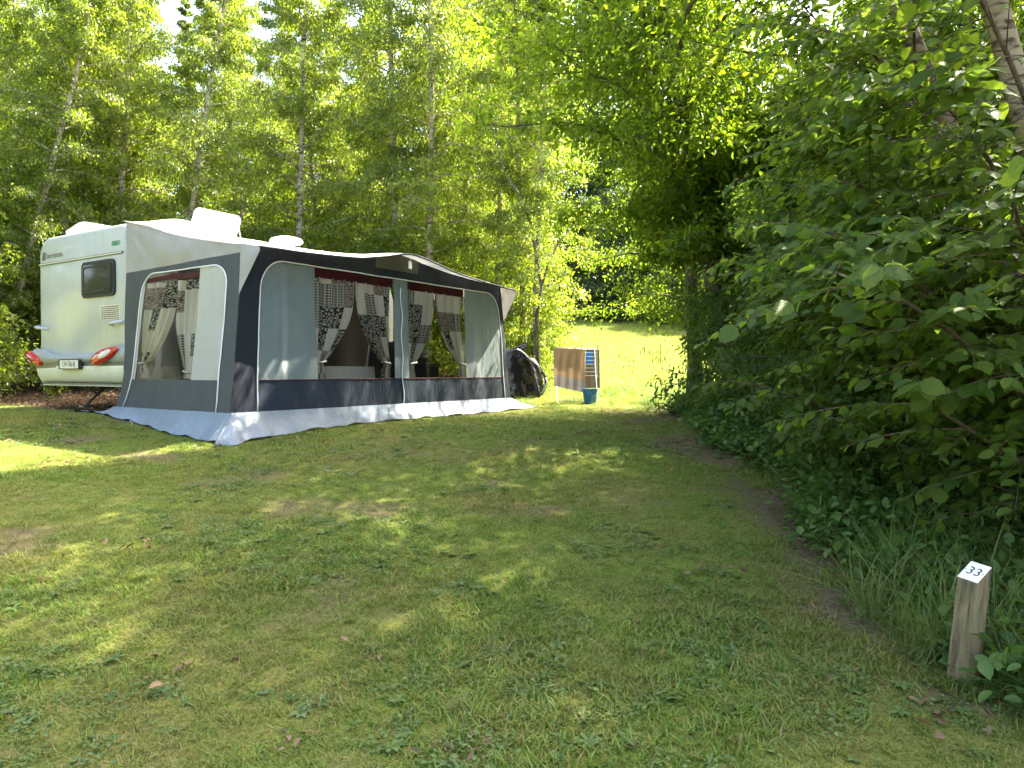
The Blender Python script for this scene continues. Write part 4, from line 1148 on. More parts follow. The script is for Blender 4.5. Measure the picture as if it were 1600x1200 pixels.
# ---- right-hand side: big hornbeams overhanging the pitch
def horn_prof(f, az):
    d_ = math.degrees(az) % 360       # reaches furthest over the near lawn
    w = float(np.interp(d_, [0, 160, 190, 205, 245, 290, 330, 360], [0, 0, .15, 1, 1, .5, .15, 0]))
    lo = float(np.interp(f, [0, .08, .14, .21, .45, .65, 1], [1.3, 2.0, 2.7, 4.7, 4.6, 2.6, .8]))
    ro = float(np.interp(f, [0, .1, .3, .6, 1], [1.6, 1.9, 2.0, 1.5, .6])) * (1 if not 95 < d_ < 200 else .8 if f < .5 else .5)
    return lo * w + ro * (1 - w)
horn = [gen_tree(51, 11.6, .12, lean=(-2.25, -.8), lpow=.8, cb=.19, warp=(R_(228), .55), prof=horn_prof, nb=140, elev=lambda f: .30 + .6 * f, droop=.22, twigs=20, lpt=31, lsize=.098, barkm=M['bark'], leafm=M['beechleaf'],
                 kind='ovate', width=.60, pend=.35, upn=1.0, spread=.11, twl=(.14, .30)),
        gen_tree(52, 12.0, .14, lean=(-.6, .2), cb=.14, prof=lambda f, az: 3.0 * (math.sin(math.pi * min(1, f * .8 + .2))) ** .7 * (1 - .2 * f), nb=110, elev=lambda f: .25 + .7 * f, droop=.3, twigs=15, lpt=27, lsize=.088, barkm=M['bark'], leafm=M['beechleaf'],
                 kind='diamond', width=.6, pend=.35, upn=1.0, spread=.10, twl=(.14, .30))]
HB = [
    (3.3, 10.5, 0.0, 1.0, 0, 'mottled-trunk hornbeam leaning over the lawn from the hedge, its boughs spreading left', None),
    (3.1, 12.5, .9, .84, 1, 'hornbeam standing behind the leaning mottled-trunk one', None),
    (4.6, 8.4, 2.2, 1.12, 1, 'hornbeam rising out of the middle of the hedge', None),
    (5.6, 5.2, 4.0, .85, 1, 'hornbeam among the birch trunks behind the hazel', None),
    (7.6, 9.8, 1.3, 1.0, 1, 'one of the hornbeams hidden deep behind the hedge', 'hornbeams behind the hedge'),
    (7.8, 5.4, 5.2, 1.0, 1, 'one of the hornbeams hidden deep behind the hedge', 'hornbeams behind the hedge'),
    (6.4, 2.2, 3.3, .95, 1, 'one of the hornbeams hidden deep behind the hedge', 'hornbeams behind the hedge'),
    (8.6, 13.4, .3, 1.05, 1, 'one of the hornbeams hidden deep behind the hedge', 'hornbeams behind the hedge'),
]
for (x, y, rz, sc, pi, lab, gr) in HB:
    place_tree('hornbeam_tree', horn[pi], x, y, rz, sc, lab, group=gr)

# birch trunks inside the hazel, upper right: own straight-leaning stems with sparse crowns high above
def lean_birch(px0, py0, px1, py1, d, r, label, dd=0.0):
    """stem passing through two image points at depth d"""
    a = np.array([at(px0, d), d, CAMZ - (py0 - 580) / 1150 * d]); b = np.array([at(px1, d + dd), d + dd, CAMZ - (py1 - 580) / 1150 * (d + dd)])
    v_ = (a - b) / (a[2] - b[2])              # per metre of height
    zg = gz(b[0], b[1]); base = b + v_ * (zg - .1 - b[2])
    e = empty('birch_tree', tuple(base)); tag(e, label, 'tree', 'birch stems in the hedge')
    mb = MB(); H = 9.5
    rg = np.random.RandomState(int(px0))
    pts = [Vector(v_ * h + np.array([.05 * math.sin(h * .9 + px0), .04 * math.sin(h * .7), 0]) * min(1, h / 2)) for h in lin(0, H, 22)]
    mb.tube(pts, [r * (1.25 * math.exp(-h * 1.2) * .25 + 1 - .75 * h / H) for h in lin(0, H, 22)], 14)
    for h in lin(3.6, 9.2, 12):
        p0 = Vector(v_ * h); an = rg.uniform(0, 6.28); L = rg.uniform(.8, 1.6)
        mb.tube([p0, p0 + Vector((math.cos(an) * L * .5, math.sin(an) * L * .5, L * .35)), p0 + Vector((math.cos(an) * L, math.sin(an) * L, L * .45))], [.02, .013, .005], 5)
    mb.build('trunk', M['tanbark'], e, sm=180)
    o = link(bpy.data.objects.new('crown', birch[1][1]), e)
    o.scale = (.55, .55, .45); o.location = tuple(Vector(v_ * 4.4) + Vector((0, 0, -1.1)))
lean_birch(1565, 40, 1612, 230, 4.2, .088, 'thick pale birch trunk leaning in at the upper right corner')
lean_birch(1425, 90, 1490, 240, 5.0, .075, 'leaning birch trunk half hidden by hazel leaves, farther from the corner', .15)

# hedge along the right-hand side
hedge_p = [gen_tree(61 + i, 2.7, .03, cb=.03, prof=lambda f, az: 1.05 * (1 - .45 * f) + .12, nb=62, elev=lambda f: .25 + .7 * f, droop=.30, twigs=11, lpt=[36, 34][i], lsize=.062,
                    barkm=M['bark'], leafm=M['hedgeleaf'], kind='ovate', width=.55, pend=.35, upn=.7, spread=.085, stems=6, stem_spread=.30, bend=.4) for i in range(2)]
he = empty('hedge', (3.1, 8, gz(3.1, 8))); tag(he, 'dense dark green hedge along the edge of the lawn', 'hedge')
HS = [(2.85, 11.6, 1.15), (2.85, 10.6, 1.2), (2.95, 9.5, 1.2), (3.0, 8.5, 1.15), (3.05, 7.5, 1.05), (3.15, 6.6, .95), (3.9, 11.0, 1.35), (3.9, 9.2, 1.4), (3.95, 7.6, 1.3), (4.0, 12.4, 1.2), (3.35, 12.7, 1.0), (4.1, 6.2, 1.1), (4.6, 10.2, 1.5), (4.8, 7.0, 1.4), (3.7, 5.4, .8), (3.1, 5.7, .75), (3.05, 4.9, .62), (2.95, 4.2, .5), (3.6, 3.4, .6), (3.9, 4.4, .9)]
for i, (x, y, sc) in enumerate(HS):
    x += .12 + .48 * float(smooth(7.0, 9, y)) + .50 * float(smooth(10, 12, y))
    for nm, me in (('stem', hedge_p[i % 2][0]), ('foliage', hedge_p[i % 2][1])):
        o = bpy.data.objects.new(nm, me); link(o, he); o.location = (x - 3.1, y - 8, gz(x, y) - gz(3.1, 8) - .05)
        o.rotation_euler = (0, 0, i * 1.7); o.scale = (sc, sc, sc * (1.0 + .12 * math.sin(i * 2.1) + .38 * float(smooth(7, 10, y))))
        if nm == 'foliage': o['kind'] = 'stuff'

# hazel with large leaves in the right foreground
def hazel(seed, base, stems, label, n_single):
    rng = np.random.RandomState(seed)
    e = empty('hazel_shrub', (base[0], base[1], gz(base[0], base[1]) - .03)); tag(e, label, 'shrub')
    b0 = np.array(e.location)
    P_, A_, N_, S_ = [], [], [], []
    for (az, L, el, dr, r) in stems:
        s = lin(0, 1, 16)
        st = np.zeros((16, 3))
        st[:, 0] = math.cos(az) * L * math.cos(el) * s ** 1.15 + .04 * np.sin(s * 7 + az * 3)
        st[:, 1] = math.sin(az) * L * math.cos(el) * s ** 1.15 + .04 * np.sin(s * 6 + az)
        st[:, 2] = L * math.sin(el) * s - dr * L * s ** 3
        mb = MB(); mb.tube([tuple(p) for p in st], list(r * (1.05 - s) ** .8 + .004), 7); stem = mb.build('stem', M['hazelbark'], e, sm=180)
        tw = MB()
        for k in range(int(13 * L)):
            t0 = rng.uniform(.22, 1.0); i0 = int(t0 * 14.99); p0 = st[i0] + (st[i0 + 1] - st[i0]) * (t0 * 15 - i0 if i0 < 15 else 0)
            ta = az + rng.choice([-1, 1]) * rng.uniform(.3, 1.5); tl = rng.uniform(.35, .85); te = rng.uniform(-.25, .55)
            w = lin(0, 1, 6)
            tp = np.stack([p0[0] + math.cos(ta) * tl * math.cos(te) * w, p0[1] + math.sin(ta) * tl * math.cos(te) * w, p0[2] + tl * math.sin(te) * w - .22 * tl * w ** 2], 1)
            tw.tube([tuple(p) for p in tp], list(.0035 * (1.1 - w) + .001), 3)
            nl = int(tl * 24)
            for j in range(nl):
                u_ = (j + .6) / nl; q = u_ * 5; q0 = min(4, int(q)); pp = tp[q0] + (tp[q0 + 1] - tp[q0]) * (q - q0)
                sgn = 1 if j % 2 else -1
                sidev = np.array([-math.sin(ta), math.cos(ta), 0]) * sgn
                ax = sidev * .8 + np.array([math.cos(ta), math.sin(ta), 0]) * .55 + np.array([0, 0, -.45]) + rng.normal(0, .25, 3)
                ax /= np.linalg.norm(ax)
                P_.append(pp + ax * .02); A_.append(ax); N_.append(np.array([-.25, -.35, .9]) + rng.normal(0, .42, 3)); S_.append(rng.uniform(.05, .112) * (1.0 if u_ < .85 else .75))
        tw.build('twig', M['hazelbark'], e)
    P_ = np.array(P_); A_ = np.array(A_); N_ = np.array(N_); S_ = np.array(S_)
    W_ = P_ + b0
    px = 800 + 1150 * W_[:, 0] / np.maximum(W_[:, 1], .1); py = 580 - 1150 * (W_[:, 2] - CAMZ) / np.maximum(W_[:, 1], .1)
    clear = (W_[:, 1] > 2.25)
    # keep leaves off the lens and off the marker post
    clear &= ~((py > 830) & (px < 1600) & (W_[:, 1] < 3.3))
    clear &= ~((px < 1090) & (W_[:, 1] < 9))
    clear &= ~((px > 1520 + .22 * py) & (py < 215) & (W_[:, 1] < 4.4) & (rng.rand(len(px)) < .93))
    P_, A_, N_, S_, W_, px, py = (q[clear] for q in (P_, A_, N_, S_, W_, px, py))
    inside = (px > 0) & (px < 1600) & (py > 0) & (py < 1200)
    score = np.where(inside, S_ / np.maximum(W_[:, 1], .5), 0)
    order = np.argsort(-score); pick = order[:n_single]; rest = order[n_single:]
    protos = []
    for v in range(6):
        r2 = np.random.RandomState(100 + v); vv = [(0, 0, 0)]; m_ = 9
        edge = []
        for k in range(1, 2 * m_):
            t = k / (2 * m_); th = t * 2 * math.pi
            r_ = 1 + (.05 if k % 2 else -.05)
            x = .5 - .52 * math.cos(th) * r_ + (.08 * math.exp(-((th - math.pi) / .25) ** 2)); y = .42 * math.sin(th) * r_ * (1 + .12 * math.cos(th))
            edge.append((x, y))
        mid = [(x, 0) for x in (.25, .5, .75)]
        def zz(x, y): return .10 * abs(y) - .16 * (x - .3) ** 2 + .02 * math.sin(x * 26 + v) * abs(y) * 2
        vv = [(0, 0, 0)] + [(x, y, zz(x, y)) for x, y in edge] + [(x, 0, zz(x, 0) - .012) for x, _ in mid]
        nE = len(edge); c1, c2, c3 = nE + 1, nE + 2, nE + 3
        h = m_ - 1   # index of the tip within edge
        ff = []
        up = [0] + list(range(1, h + 2)); dn = [0] + list(range(nE, h, -1))
        cs = lambda i: c1 if i < 3 else (c2 if i < 6 else c3)
        for side, lst in ((1, up), (-1, dn)):
            for i in range(len(lst) - 1):
                tri = (lst[i], lst[i + 1], cs(i)); ff.append(tri if side > 0 else tri[::-1])
                if i + 1 < len(lst) - 1 and cs(i) != cs(i + 1): 
                    tri = (cs(i), lst[i + 1], cs(i + 1)); ff.append(tri if side > 0 else tri[::-1])
        me = bpy.data.meshes.new('leaf'); me.from_pydata(vv, [], ff); me.materials.append(M['hazelleafs']); me.shade_smooth(); protos.append(me)
    ax, sd, nr = leaf_frames(A_[pick], N_[pick])
    for k in range(len(pick)):
        o = bpy.data.objects.new('leaf', protos[k % 6]); link(o, e)
        s = S_[pick[k]]
        mt = Matrix(((ax[k][0], sd[k][0], nr[k][0], P_[pick[k]][0]), (ax[k][1], sd[k][1], nr[k][1], P_[pick[k]][1]), (ax[k][2], sd[k][2], nr[k][2], P_[pick[k]][2]), (0, 0, 0, 1)))
        o.matrix_local = mt @ Matrix.Scale(s, 4)
    if len(rest):
        me = leaves_mesh('foliage', P_[rest], A_[rest], N_[rest], S_[rest], M['hazelleaf'], 'round', .66)
        o = link(bpy.data.objects.new('foliage', me), e); o['kind'] = 'stuff'
    return e
def hazelleaf_single():
    m = leafmat('hazel_leaf_single', (.046, .092, .015), (.13, .185, .030), (2.5, 2.4, 1.0), .55, .5, .28, 1.5)
    nt = m.node_tree
    oi = N(nt, 'ShaderNodeObjectInfo')
    for n in nt.nodes:
        if n.type == 'MATH' and n.operation == 'MULTIPLY_ADD':
            for l in list(n.inputs[0].links): nt.links.remove(l)
            nt.links.new(oi.outputs['Random'], n.inputs[0])
    tc = N(nt, 'ShaderNodeTexCoord'); sx = N(nt, 'ShaderNodeSeparateXYZ'); nt.links.new(tc.outputs['Object'], sx.inputs[0])
    ab = N(nt, 'ShaderNodeMath', operation='ABSOLUTE'); nt.links.new(sx.outputs[1], ab.inputs[0])
    v1 = N(nt, 'ShaderNodeMath', operation='MULTIPLY_ADD', i_1=-1.1); nt.links.new(ab.outputs[0], v1.inputs[0]); nt.links.new(sx.outputs[0], v1.inputs[2])
    v2 = N(nt, 'ShaderNodeMath', operation='MULTIPLY', i_1=50.0); nt.links.new(v1.outputs[0], v2.inputs[0])
    v3 = N(nt, 'ShaderNodeMath', operation='SINE'); nt.links.new(v2.outputs[0], v3.inputs[0])
    bp = N(nt, 'ShaderNodeBump', i_Strength=.3, i_Distance=.012); nt.links.new(v3.outputs[0], bp.inputs['Height'])
    for n in nt.nodes:
        if n.type == 'BSDF_PRINCIPLED': nt.links.new(bp.outputs[0], n.inputs['Normal'])
    return m
M['hazelleafs'] = hazelleaf_single()
rg = np.random.RandomState(5)
st1 = [(R_(a), L, R_(el), dr, .018) for (a, L, el, dr) in
       [(180, 3.0, 58, .22), (165, 3.4, 66, .25), (200, 2.7, 50, .2), (150, 3.0, 60, .2), (215, 2.8, 62, .2), (140, 2.2, 52, .15), (120, 3.2, 68, .2), (240, 2.6, 60, .2), (190, 3.9, 72, .28), (195, 1.7, 40, .06), (90, 3.0, 62, .2), (160, 4.2, 74, .3), (200, 5.0, 74, .3), (230, 4.6, 70, .28), (150, 5.0, 72, .28), (260, 4.0, 66, .25)]]
hazel(71, (3.35, 4.1), st1, 'large-leaved hazel bush in the right foreground above the numbered post', 190)
st2 = [(R_(a), L, R_(el), dr, .016) for (a, L, el, dr) in
       [(180, 2.6, 58, .2), (205, 3.2, 66, .25), (160, 2.8, 60, .2), (225, 2.4, 48, .15), (190, 3.8, 72, .26), (140, 2.4, 55, .2), (240, 2.8, 60, .2), (175, 1.9, 32, .1), (215, 1.6, 26, .06), (170, 4.2, 76, .3), (200, 5.0, 74, .28), (230, 4.8, 72, .28)]]
hazel(72, (3.35, 5.6), st2, 'second hazel bush between the foreground hazel and the dark hedge', 90)

# ---- far side of the sunlit meadow
far_p = [gen_tree(81 + i, 8.5, .12, cb=.02, prof=lambda f, az: 2.4 * (1 - .6 * f ** 2) + .2, nb=74, elev=lambda f: .15 + .7 * f, droop=.3, twigs=11, lpt=28, lsize=.15, barkm=M['bark'], leafm=M['farleaf'],
                  kind='diamond', width=.6, pend=.3, upn=.6, spread=.16) for i in range(2)]
FT = [(1.2, 34.5, .8), (3.4, 33.0, .62), (5.4, 32.5, .72), (7.3, 31.0, .66), (9.3, 30.5, .8), (11.6, 30.0, .9), (14.2, 28.5, .9), (4.3, 36.5, 1.1), (8.4, 35, 1.15), (12.5, 34, 1.2), (.0, 38, 1.2), (17, 27, 1.1), (-3, 37, 1.2), (-7, 36, 1.2), (-12, 35, 1.2), (-17, 34, 1.2), (-22, 31, 1.2), (-26, 28, 1.2), (19, 33, 1.3), (-19, 25, 1.1), (-16, 20.5, 1.0), (1.6, 40, 2.0), (5.5, 42, 2.1), (-2.5, 43, 2.1), (10, 41, 2.0)]
for i, (x, y, sc) in enumerate(FT):
    if i < 7: lab, gr = 'one of the dark bushy trees along the far edge of the sunlit meadow', 'trees edging the meadow'
    else: lab, gr = 'one of the tall dark trees closing the view behind the wood', 'trees closing the view'
    place_tree('dark_tree', far_p[i % 2], x, y, i * 1.3, sc, lab, group=gr, dz=-.2)

# ================================================================== small things
# pitch marker post
px_, py_ = 1.91, 3.1
pz = gz(px_, py_)
post = empty('marker_post', (px_, py_, pz), 0); post.rotation_euler = (R_(-2.0), R_(4.5), R_(-66))
tag(post, 'short weathered wooden post with a white number plate 33 on its slanted top', 'post')
hw = .044; zt0, zt1 = .440, .506           # front edge lower, back edge higher
mb = MB(); rr = .004; zs_ = [-.12, .0, .05, .1, .15, .2, .25, .3, .35, .40]
rg = np.random.RandomState(2)
sec = rrect(-hw, hw, -hw, hw, (.005,) * 4, 2); n = len(sec)
vv = []
for z in zs_: vv += [(x + rg.normal(0, .0007), y + rg.normal(0, .0007), z) for x, y in sec]
vv += [(x, y, zt0 + (zt1 - zt0) * (y + hw) / (2 * hw)) for x, y in sec]
ff = [(i * n + k, i * n + (k + 1) % n, (i + 1) * n + (k + 1) % n, (i + 1) * n + k) for i in range(len(zs_)) for k in range(n)]
ff.append(tuple(len(zs_) * n + k for k in range(n)))
mb.add(vv, ff); mb.build('timber', M['post'], post, sm=40)
ang = math.atan2(zt1 - zt0, 2 * hw)
npl = plate_part('number_plate', -.043, .043, -.046, .046, 0, .003, .002, M['whiteplastic'], post)
npl.rotation_euler = (0, R_(-90), 0)
# plate built in its own plane: use an oriented box instead
bpy.data.objects.remove(npl)
mb = MB(); mb.box(-.0435, .0435, -.050, .050, .001, .0045)
npl = mb.build('number_plate', M['whiteplastic'], post, bevel=.001); npl.location = (0, 0, (zt0 + zt1) / 2); npl.rotation_euler = (ang, 0, 0)
text_part('numerals', '33', .062, M['ink'], npl, (0, .0, .0048), (0, 0, 0), .0003)
for sx in (-.037, .037):
    mb = MB(); mb.lathe([(0, .006), (.0028, .0055), (.003, .0046)], 8, sx, 0); mb.build('screw', M['darktrim'], npl)

# drying rack with towels
rx, ry = 1.24, 14.0
rz0 = gz(rx, ry)
rk = empty('drying_rack', (rx, ry, rz0)); tag(rk, 'white wire folding drying rack on the lawn beyond the awning', 'drying rack')
mb = MB()
for x in (-.42, .42):
    pass
def rackz(x, y): return gz(rx + x, ry + y) - rz0
for x in (-.44, -.12 + .02, .20, .38):
    pass
for (x0, x1) in ((-.43, -.40), (.14, .36)):
    for s_ in (-1, 1):
        mb = MB(); xx = x0 if s_ < 0 else x1
        mb.tube([(xx, -.28 * s_, rackz(xx, -.28 * s_)), (xx * .98, .0, .5), (xx * .98, .22 * s_, 1.0)], .008, 6); mb.build('leg', M['whitewire'], rk)
mb = MB()
for y in (-.26, -.13, 0, .13, .26):
    mb.tube([(-.45, y, 1.02), (.45, y, 1.02)], .004, 5)
for x in (-.45, .45): mb.tube([(x, -.27, 1.02), (x, .27, 1.02)], .006, 5)
mb.build('top_rails', M['whitewire'], rk)
mb = MB()
for i, z in enumerate(lin(.50, .93, 7)):
    mb.tube([(.08, -.2 + .01 * i, z), (.36, -.2 + .01 * i, z)], .004, 5)
mb.tube([(.08, -.2, .46), (.08, -.13, 1.0)], .006, 5); mb.tube([(.36, -.2, .46), (.36, -.13, 1.0)], .006, 5)
mb.build('side_rails', M['whitewire'], rk)
mb = MB(); mb.tube([(-.43, -.28, .04), (.14, -.28, .04)], .006, 5); mb.build('foot_rail', M['whitewire'], rk)
def hang(name, label, x0, x1, y0, front_len, back_len, mat, hem=None, skew=0.0, folds=.012):
    e = empty(name, (rx, ry, rz0)); tag(e, label, 'towel')
    P = []
    for x in lin(x0, x1, 40):
        s = (x - x0) / (x1 - x0); row = []
        fl = front_len + skew * s
        for t in lin(0, 1, 22):
            d = t * (fl + back_len) - back_len      # <0 behind the rail
            if d < 0: row.append((x, y0 + .02 + .02 * math.sin(x * 20), 1.03 + d))
            else:
                w_ = folds * math.sin(x * 42 + 3 * math.sin(d * 2)) * min(1, d / .25)
                row.append((x + .02 * s * d, y0 - .012 - .012 * d + w_, 1.035 - d))
        P.append(row)
    P = np.array(P)
    mb = MB(); mb.grid(P[:, :18]); mb.build('cloth', mat, e, sm=180)
    mb = MB(); mb.grid(P[:, 17:]); mb.build('hem', hem or mat, e, sm=180)
    return e
hang('towel', 'tan towel with a grey hem hanging on the drying rack', -.46, .11, -.26, .72, .35, M['towel'], M['towelhem'], .14)
hang('towel', 'dark taupe towel hanging at the back of the drying rack', .06, .45, .27, .78, .2, M['towel2'], None, .0)
e = empty('peg_bag', (rx, ry, rz0)); tag(e, 'small blue cloth hanging inside the drying rack', 'cloth')
mb = MB(); mb.grid([[(x, .10 + .01 * math.sin(x * 40), z) for z in lin(.72, .96, 6)] for x in lin(.16, .31, 10)]); mb.build('cloth', M['bluecloth'], e, sm=180)
for i, x in enumerate((.06, .36)):
    e = empty('clothes_peg', (rx + x, ry - .27, rz0 + 1.0)); tag(e, ['dark clothes peg at the inner edge of the tan towel', 'dark clothes peg at the outer end of the drying rack'][i], 'clothes peg')
    for s_ in (-1, 1):
        mb = MB(); mb.add([(s_ * .004 + dx, dy, z) for z, wdt in ((-.01, .004), (.03, .006), (.075, .005)) for dx, dy in ((-.003, -wdt), (.003, -wdt), (.003, wdt), (-.003, wdt))],
                          [(a * 4 + k, a * 4 + (k + 1) % 4, (a + 1) * 4 + (k + 1) % 4, (a + 1) * 4 + k) for a in range(2) for k in range(4)] + [(3, 2, 1, 0), (8, 9, 10, 11)]); mb.build('jaw', M['ink'], e)
# bucket
bx, by = at(922, 13.6), 13.6
bk = empty('bucket', (bx, by, gz(bx, by))); tag(bk, 'blue plastic bucket standing in front of the drying rack', 'bucket')
mb = MB(); mb.lathe([(0, .004), (.105, .004), (.11, .012), (.138, .262), (.147, .264), (.147, .275), (.134, .275), (.107, .02), (0, .02)], 32); mb.build('pail', M['blue'], bk, sm=40)
mb = MB(); mb.tube([(.148 * math.cos(t), -.148 * math.sin(t) * .75 - .05 * math.sin(t), .255 - .13 * math.sin(t)) for t in lin(0, math.pi, 15)], .006, 6); mb.build('handle', M['rubber'], bk, sm=180)
# bicycle under a black cover
cx, cy2 = .10, 14.35
cz = gz(cx, cy2)
bc = empty('covered_bicycle', (cx, cy2, cz), R_(10)); tag(bc, 'bicycle wrapped in a glossy black plastic cover beside the awning', 'bicycle')
mb = MB(); vv = []; nu, nv = 56, 36
for i in range(nu):
    t = 2 * math.pi * i / nu
    for j in range(nv):
        s = j / (nv - 1)
        top = .86 + .10 * math.cos(t + 2.6) + .05 * math.sin(3 * t)
        rx_ = .50 * (1 - .10 * s) ; ry_ = .20
        if s > .72:
            k = (s - .72) / .28; sc_ = math.cos(k * math.pi / 2) ** .7
        else: sc_ = 1
        z = .07 + (top - .07) * min(1, s / .86) + (.02 if s > .86 else 0) + .05 * (fbm(t * 3, 1 + s * 2, 2) - .5) * (s < .1)
        fold = 1 + .10 * math.sin(t * 7 + 5 * s) * (1 - s) + .12 * float(fbm(np.array(math.cos(t) * 2.2 + 4), np.array(math.sin(t) * 2.2 + s * 4), 3) - .5) * 2
        vv.append((rx_ * math.cos(t) * sc_ * fold, ry_ * math.sin(t) * sc_ * fold, z))
mb.add(vv, [(i * nv + j, ((i + 1) % nu) * nv + j, ((i + 1) % nu) * nv + j + 1, i * nv + j + 1) for i in range(nu) for j in range(nv - 1)])
cov = mb.build('cover', M['tarp'], bc, sm=180)
mb = MB(); vv = []
for i in range(24):
    for j in range(10):
        t = 2 * math.pi * i / 24; s = j / 9
        r_ = .075 * (1 - .3 * s) * (1 + .3 * math.sin(3 * t + 4 * s)); c_ = Vector((-.34, -.05, .84)).lerp(Vector((.16, -.05, 1.02)), s)
        vv.append((c_.x, c_.y + r_ * math.cos(t), c_.z + r_ * math.sin(t)))
mb.add(vv, [(i * 10 + j, ((i + 1) % 24) * 10 + j, ((i + 1) % 24) * 10 + j + 1, i * 10 + j + 1) for i in range(24) for j in range(9)])
mb.build('cover_fold', M['tarp'], cov, sm=180)
for x in (-.22, .27):
    r = .31
    mb = MB(); mb.tube([(x + r * math.cos(t), .0, r + .02 + r * math.sin(t)) for t in lin(0, 2 * math.pi, 41)], .022, 8, cap=False); wh = mb.build('wheel', M['rubber'], bc, sm=180)
    mb = MB(); mb.tube([(x + (r - .03) * math.cos(t), .0, r + .02 + (r - .03) * math.sin(t)) for t in lin(0, 2 * math.pi, 41)], .01, 6, cap=False)
    for k in range(12): mb.tube([(x, 0, r + .02), (x + (r - .03) * math.cos(k * .5236), 0, r + .02 + (r - .03) * math.sin(k * .5236))], .0015, 3)
    mb.build('rim', M['chrome'], wh)
mb = MB(); mb.tube([(.44, -.1, .10), (.53, -.12, .22), (.57, -.12, .34), (.55, -.10, .42)], .012, 6); mb.build('mudguard', M['chrome'], bc, sm=180)
mb = MB(); s0 = sp(817, 552, 14.9); mb.tube([(s0[0] - .02, 14.9, gz(s0[0], 14.9) - .02), s0, sp(824, 535, 14.9), sp(830, 518, 14.9), sp(832, 500, 14.9)], [.02, .018, .016, .012, .008], 6)
o = mb.build('bent_stick', M['bark'], None, sm=180); tag(o, 'dark curved stick sticking up behind the black bicycle cover', 'stick')
# pale fallen branch at the hedge foot
mb = MB(); pts = []
for t in lin(0, 1, 16):
    d = 6.6 - 1.35 * t; x = at(1180 + 105 * t + 6 * math.sin(t * 9), d); pts.append((x, d, gz(x, d) + .03 + .012 * math.sin(t * 14)))
mb.tube(pts, [.012 - .005 * t for t in lin(0, 1, 16)], 7)
o = mb.build('fallen_branch', M['birchbark'], None, sm=180); tag(o, 'thin pale fallen branch on the earth at the hedge foot', 'branch')

# ================================================================== grass and ground plants (uncountable)
def tuft_mesh(name, seed, nbl, rad, hmin, hmax, wid, lean, mat, seg=2):
    rng = np.random.RandomState(seed)
    V, F = [], []
    for k in range(nbl):
        r_ = rad * math.sqrt(rng.rand()); a = rng.rand() * 6.283
        b = np.array([r_ * math.cos(a), r_ * math.sin(a), -.01]); h = rng.uniform(hmin, hmax); az = rng.rand() * 6.283; le = h * lean * rng.uniform(.3, 1.2)
        dv = np.array([math.cos(az), math.sin(az), 0]); sv = np.array([-math.sin(az), math.cos(az), 0]) * wid * rng.uniform(.6, 1.2) * .5
        n0 = len(V)
        for i in range(seg + 1):
            t = i / seg
            c = b + dv * le * t ** 1.8 + np.array([0, 0, h * (t - .25 * lean * t * t)])
            if i < seg: V += [c - sv * (1 - .5 * t), c + sv * (1 - .5 * t)]
            else: V.append(c)
        for i in range(seg - 1): F.append((n0 + 2 * i, n0 + 2 * i + 1, n0 + 2 * i + 3, n0 + 2 * i + 2))
        e_ = n0 + 2 * (seg - 1); F.append((e_, e_ + 1, e_ + 2))
    me = bpy.data.meshes.new(name); me.from_pydata([tuple(v) for v in V], [], F); me.materials.append(mat)
    return me
def rosette_mesh(name, seed, nl, l0, l1, wid, mat, rise=.35, kind='lance'):
    rng = np.random.RandomState(seed); V, F = [], []
    for k in range(nl):
        az = k * 2.4 + rng.normal(0, .3); L = rng.uniform(l0, l1); dv = np.array([math.cos(az), math.sin(az), 0]); sv = np.array([-math.sin(az), math.cos(az), 0]) * L * wid
        n0 = len(V); ri = rise * rng.uniform(.5, 1.4)
        for (t, w) in ((0, .12), (.3, .75), (.6, 1.0), (.85, .6), (1, .05)):
            c = dv * L * t + np.array([0, 0, .004 + L * ri * (t - .75 * t * t)])
            V += [c - sv * w + np.array([0, 0, .12 * L * w * wid]), c, c + sv * w + np.array([0, 0, .12 * L * w * wid])]
        for i in range(4):
            a_ = n0 + 3 * i
            F += [(a_, a_ + 1, a_ + 4, a_ + 3), (a_ + 1, a_ + 2, a_ + 5, a_ + 4)]
    me = bpy.data.meshes.new(name); me.from_pydata([tuple(v) for v in V], [], F); me.materials.append(mat); me.shade_smooth()
    return me
def stalk_leaf_mesh(name, seed, n, rad, h, size, mat):
    rng = np.random.RandomState(seed)
    pos = np.column_stack([rng.normal(0, rad, n), rng.normal(0, rad, n), rng.uniform(.15, 1, n) * h])
    ax = rng.normal(0, 1, (n, 3)) * np.array([1, 1, .3]); nr = np.array([0, 0, 1.]) + rng.normal(0, .35, (n, 3))
    return leaves_mesh(name, pos, ax, nr, size * rng.uniform(.6, 1.2, n), mat, 'round', .7)

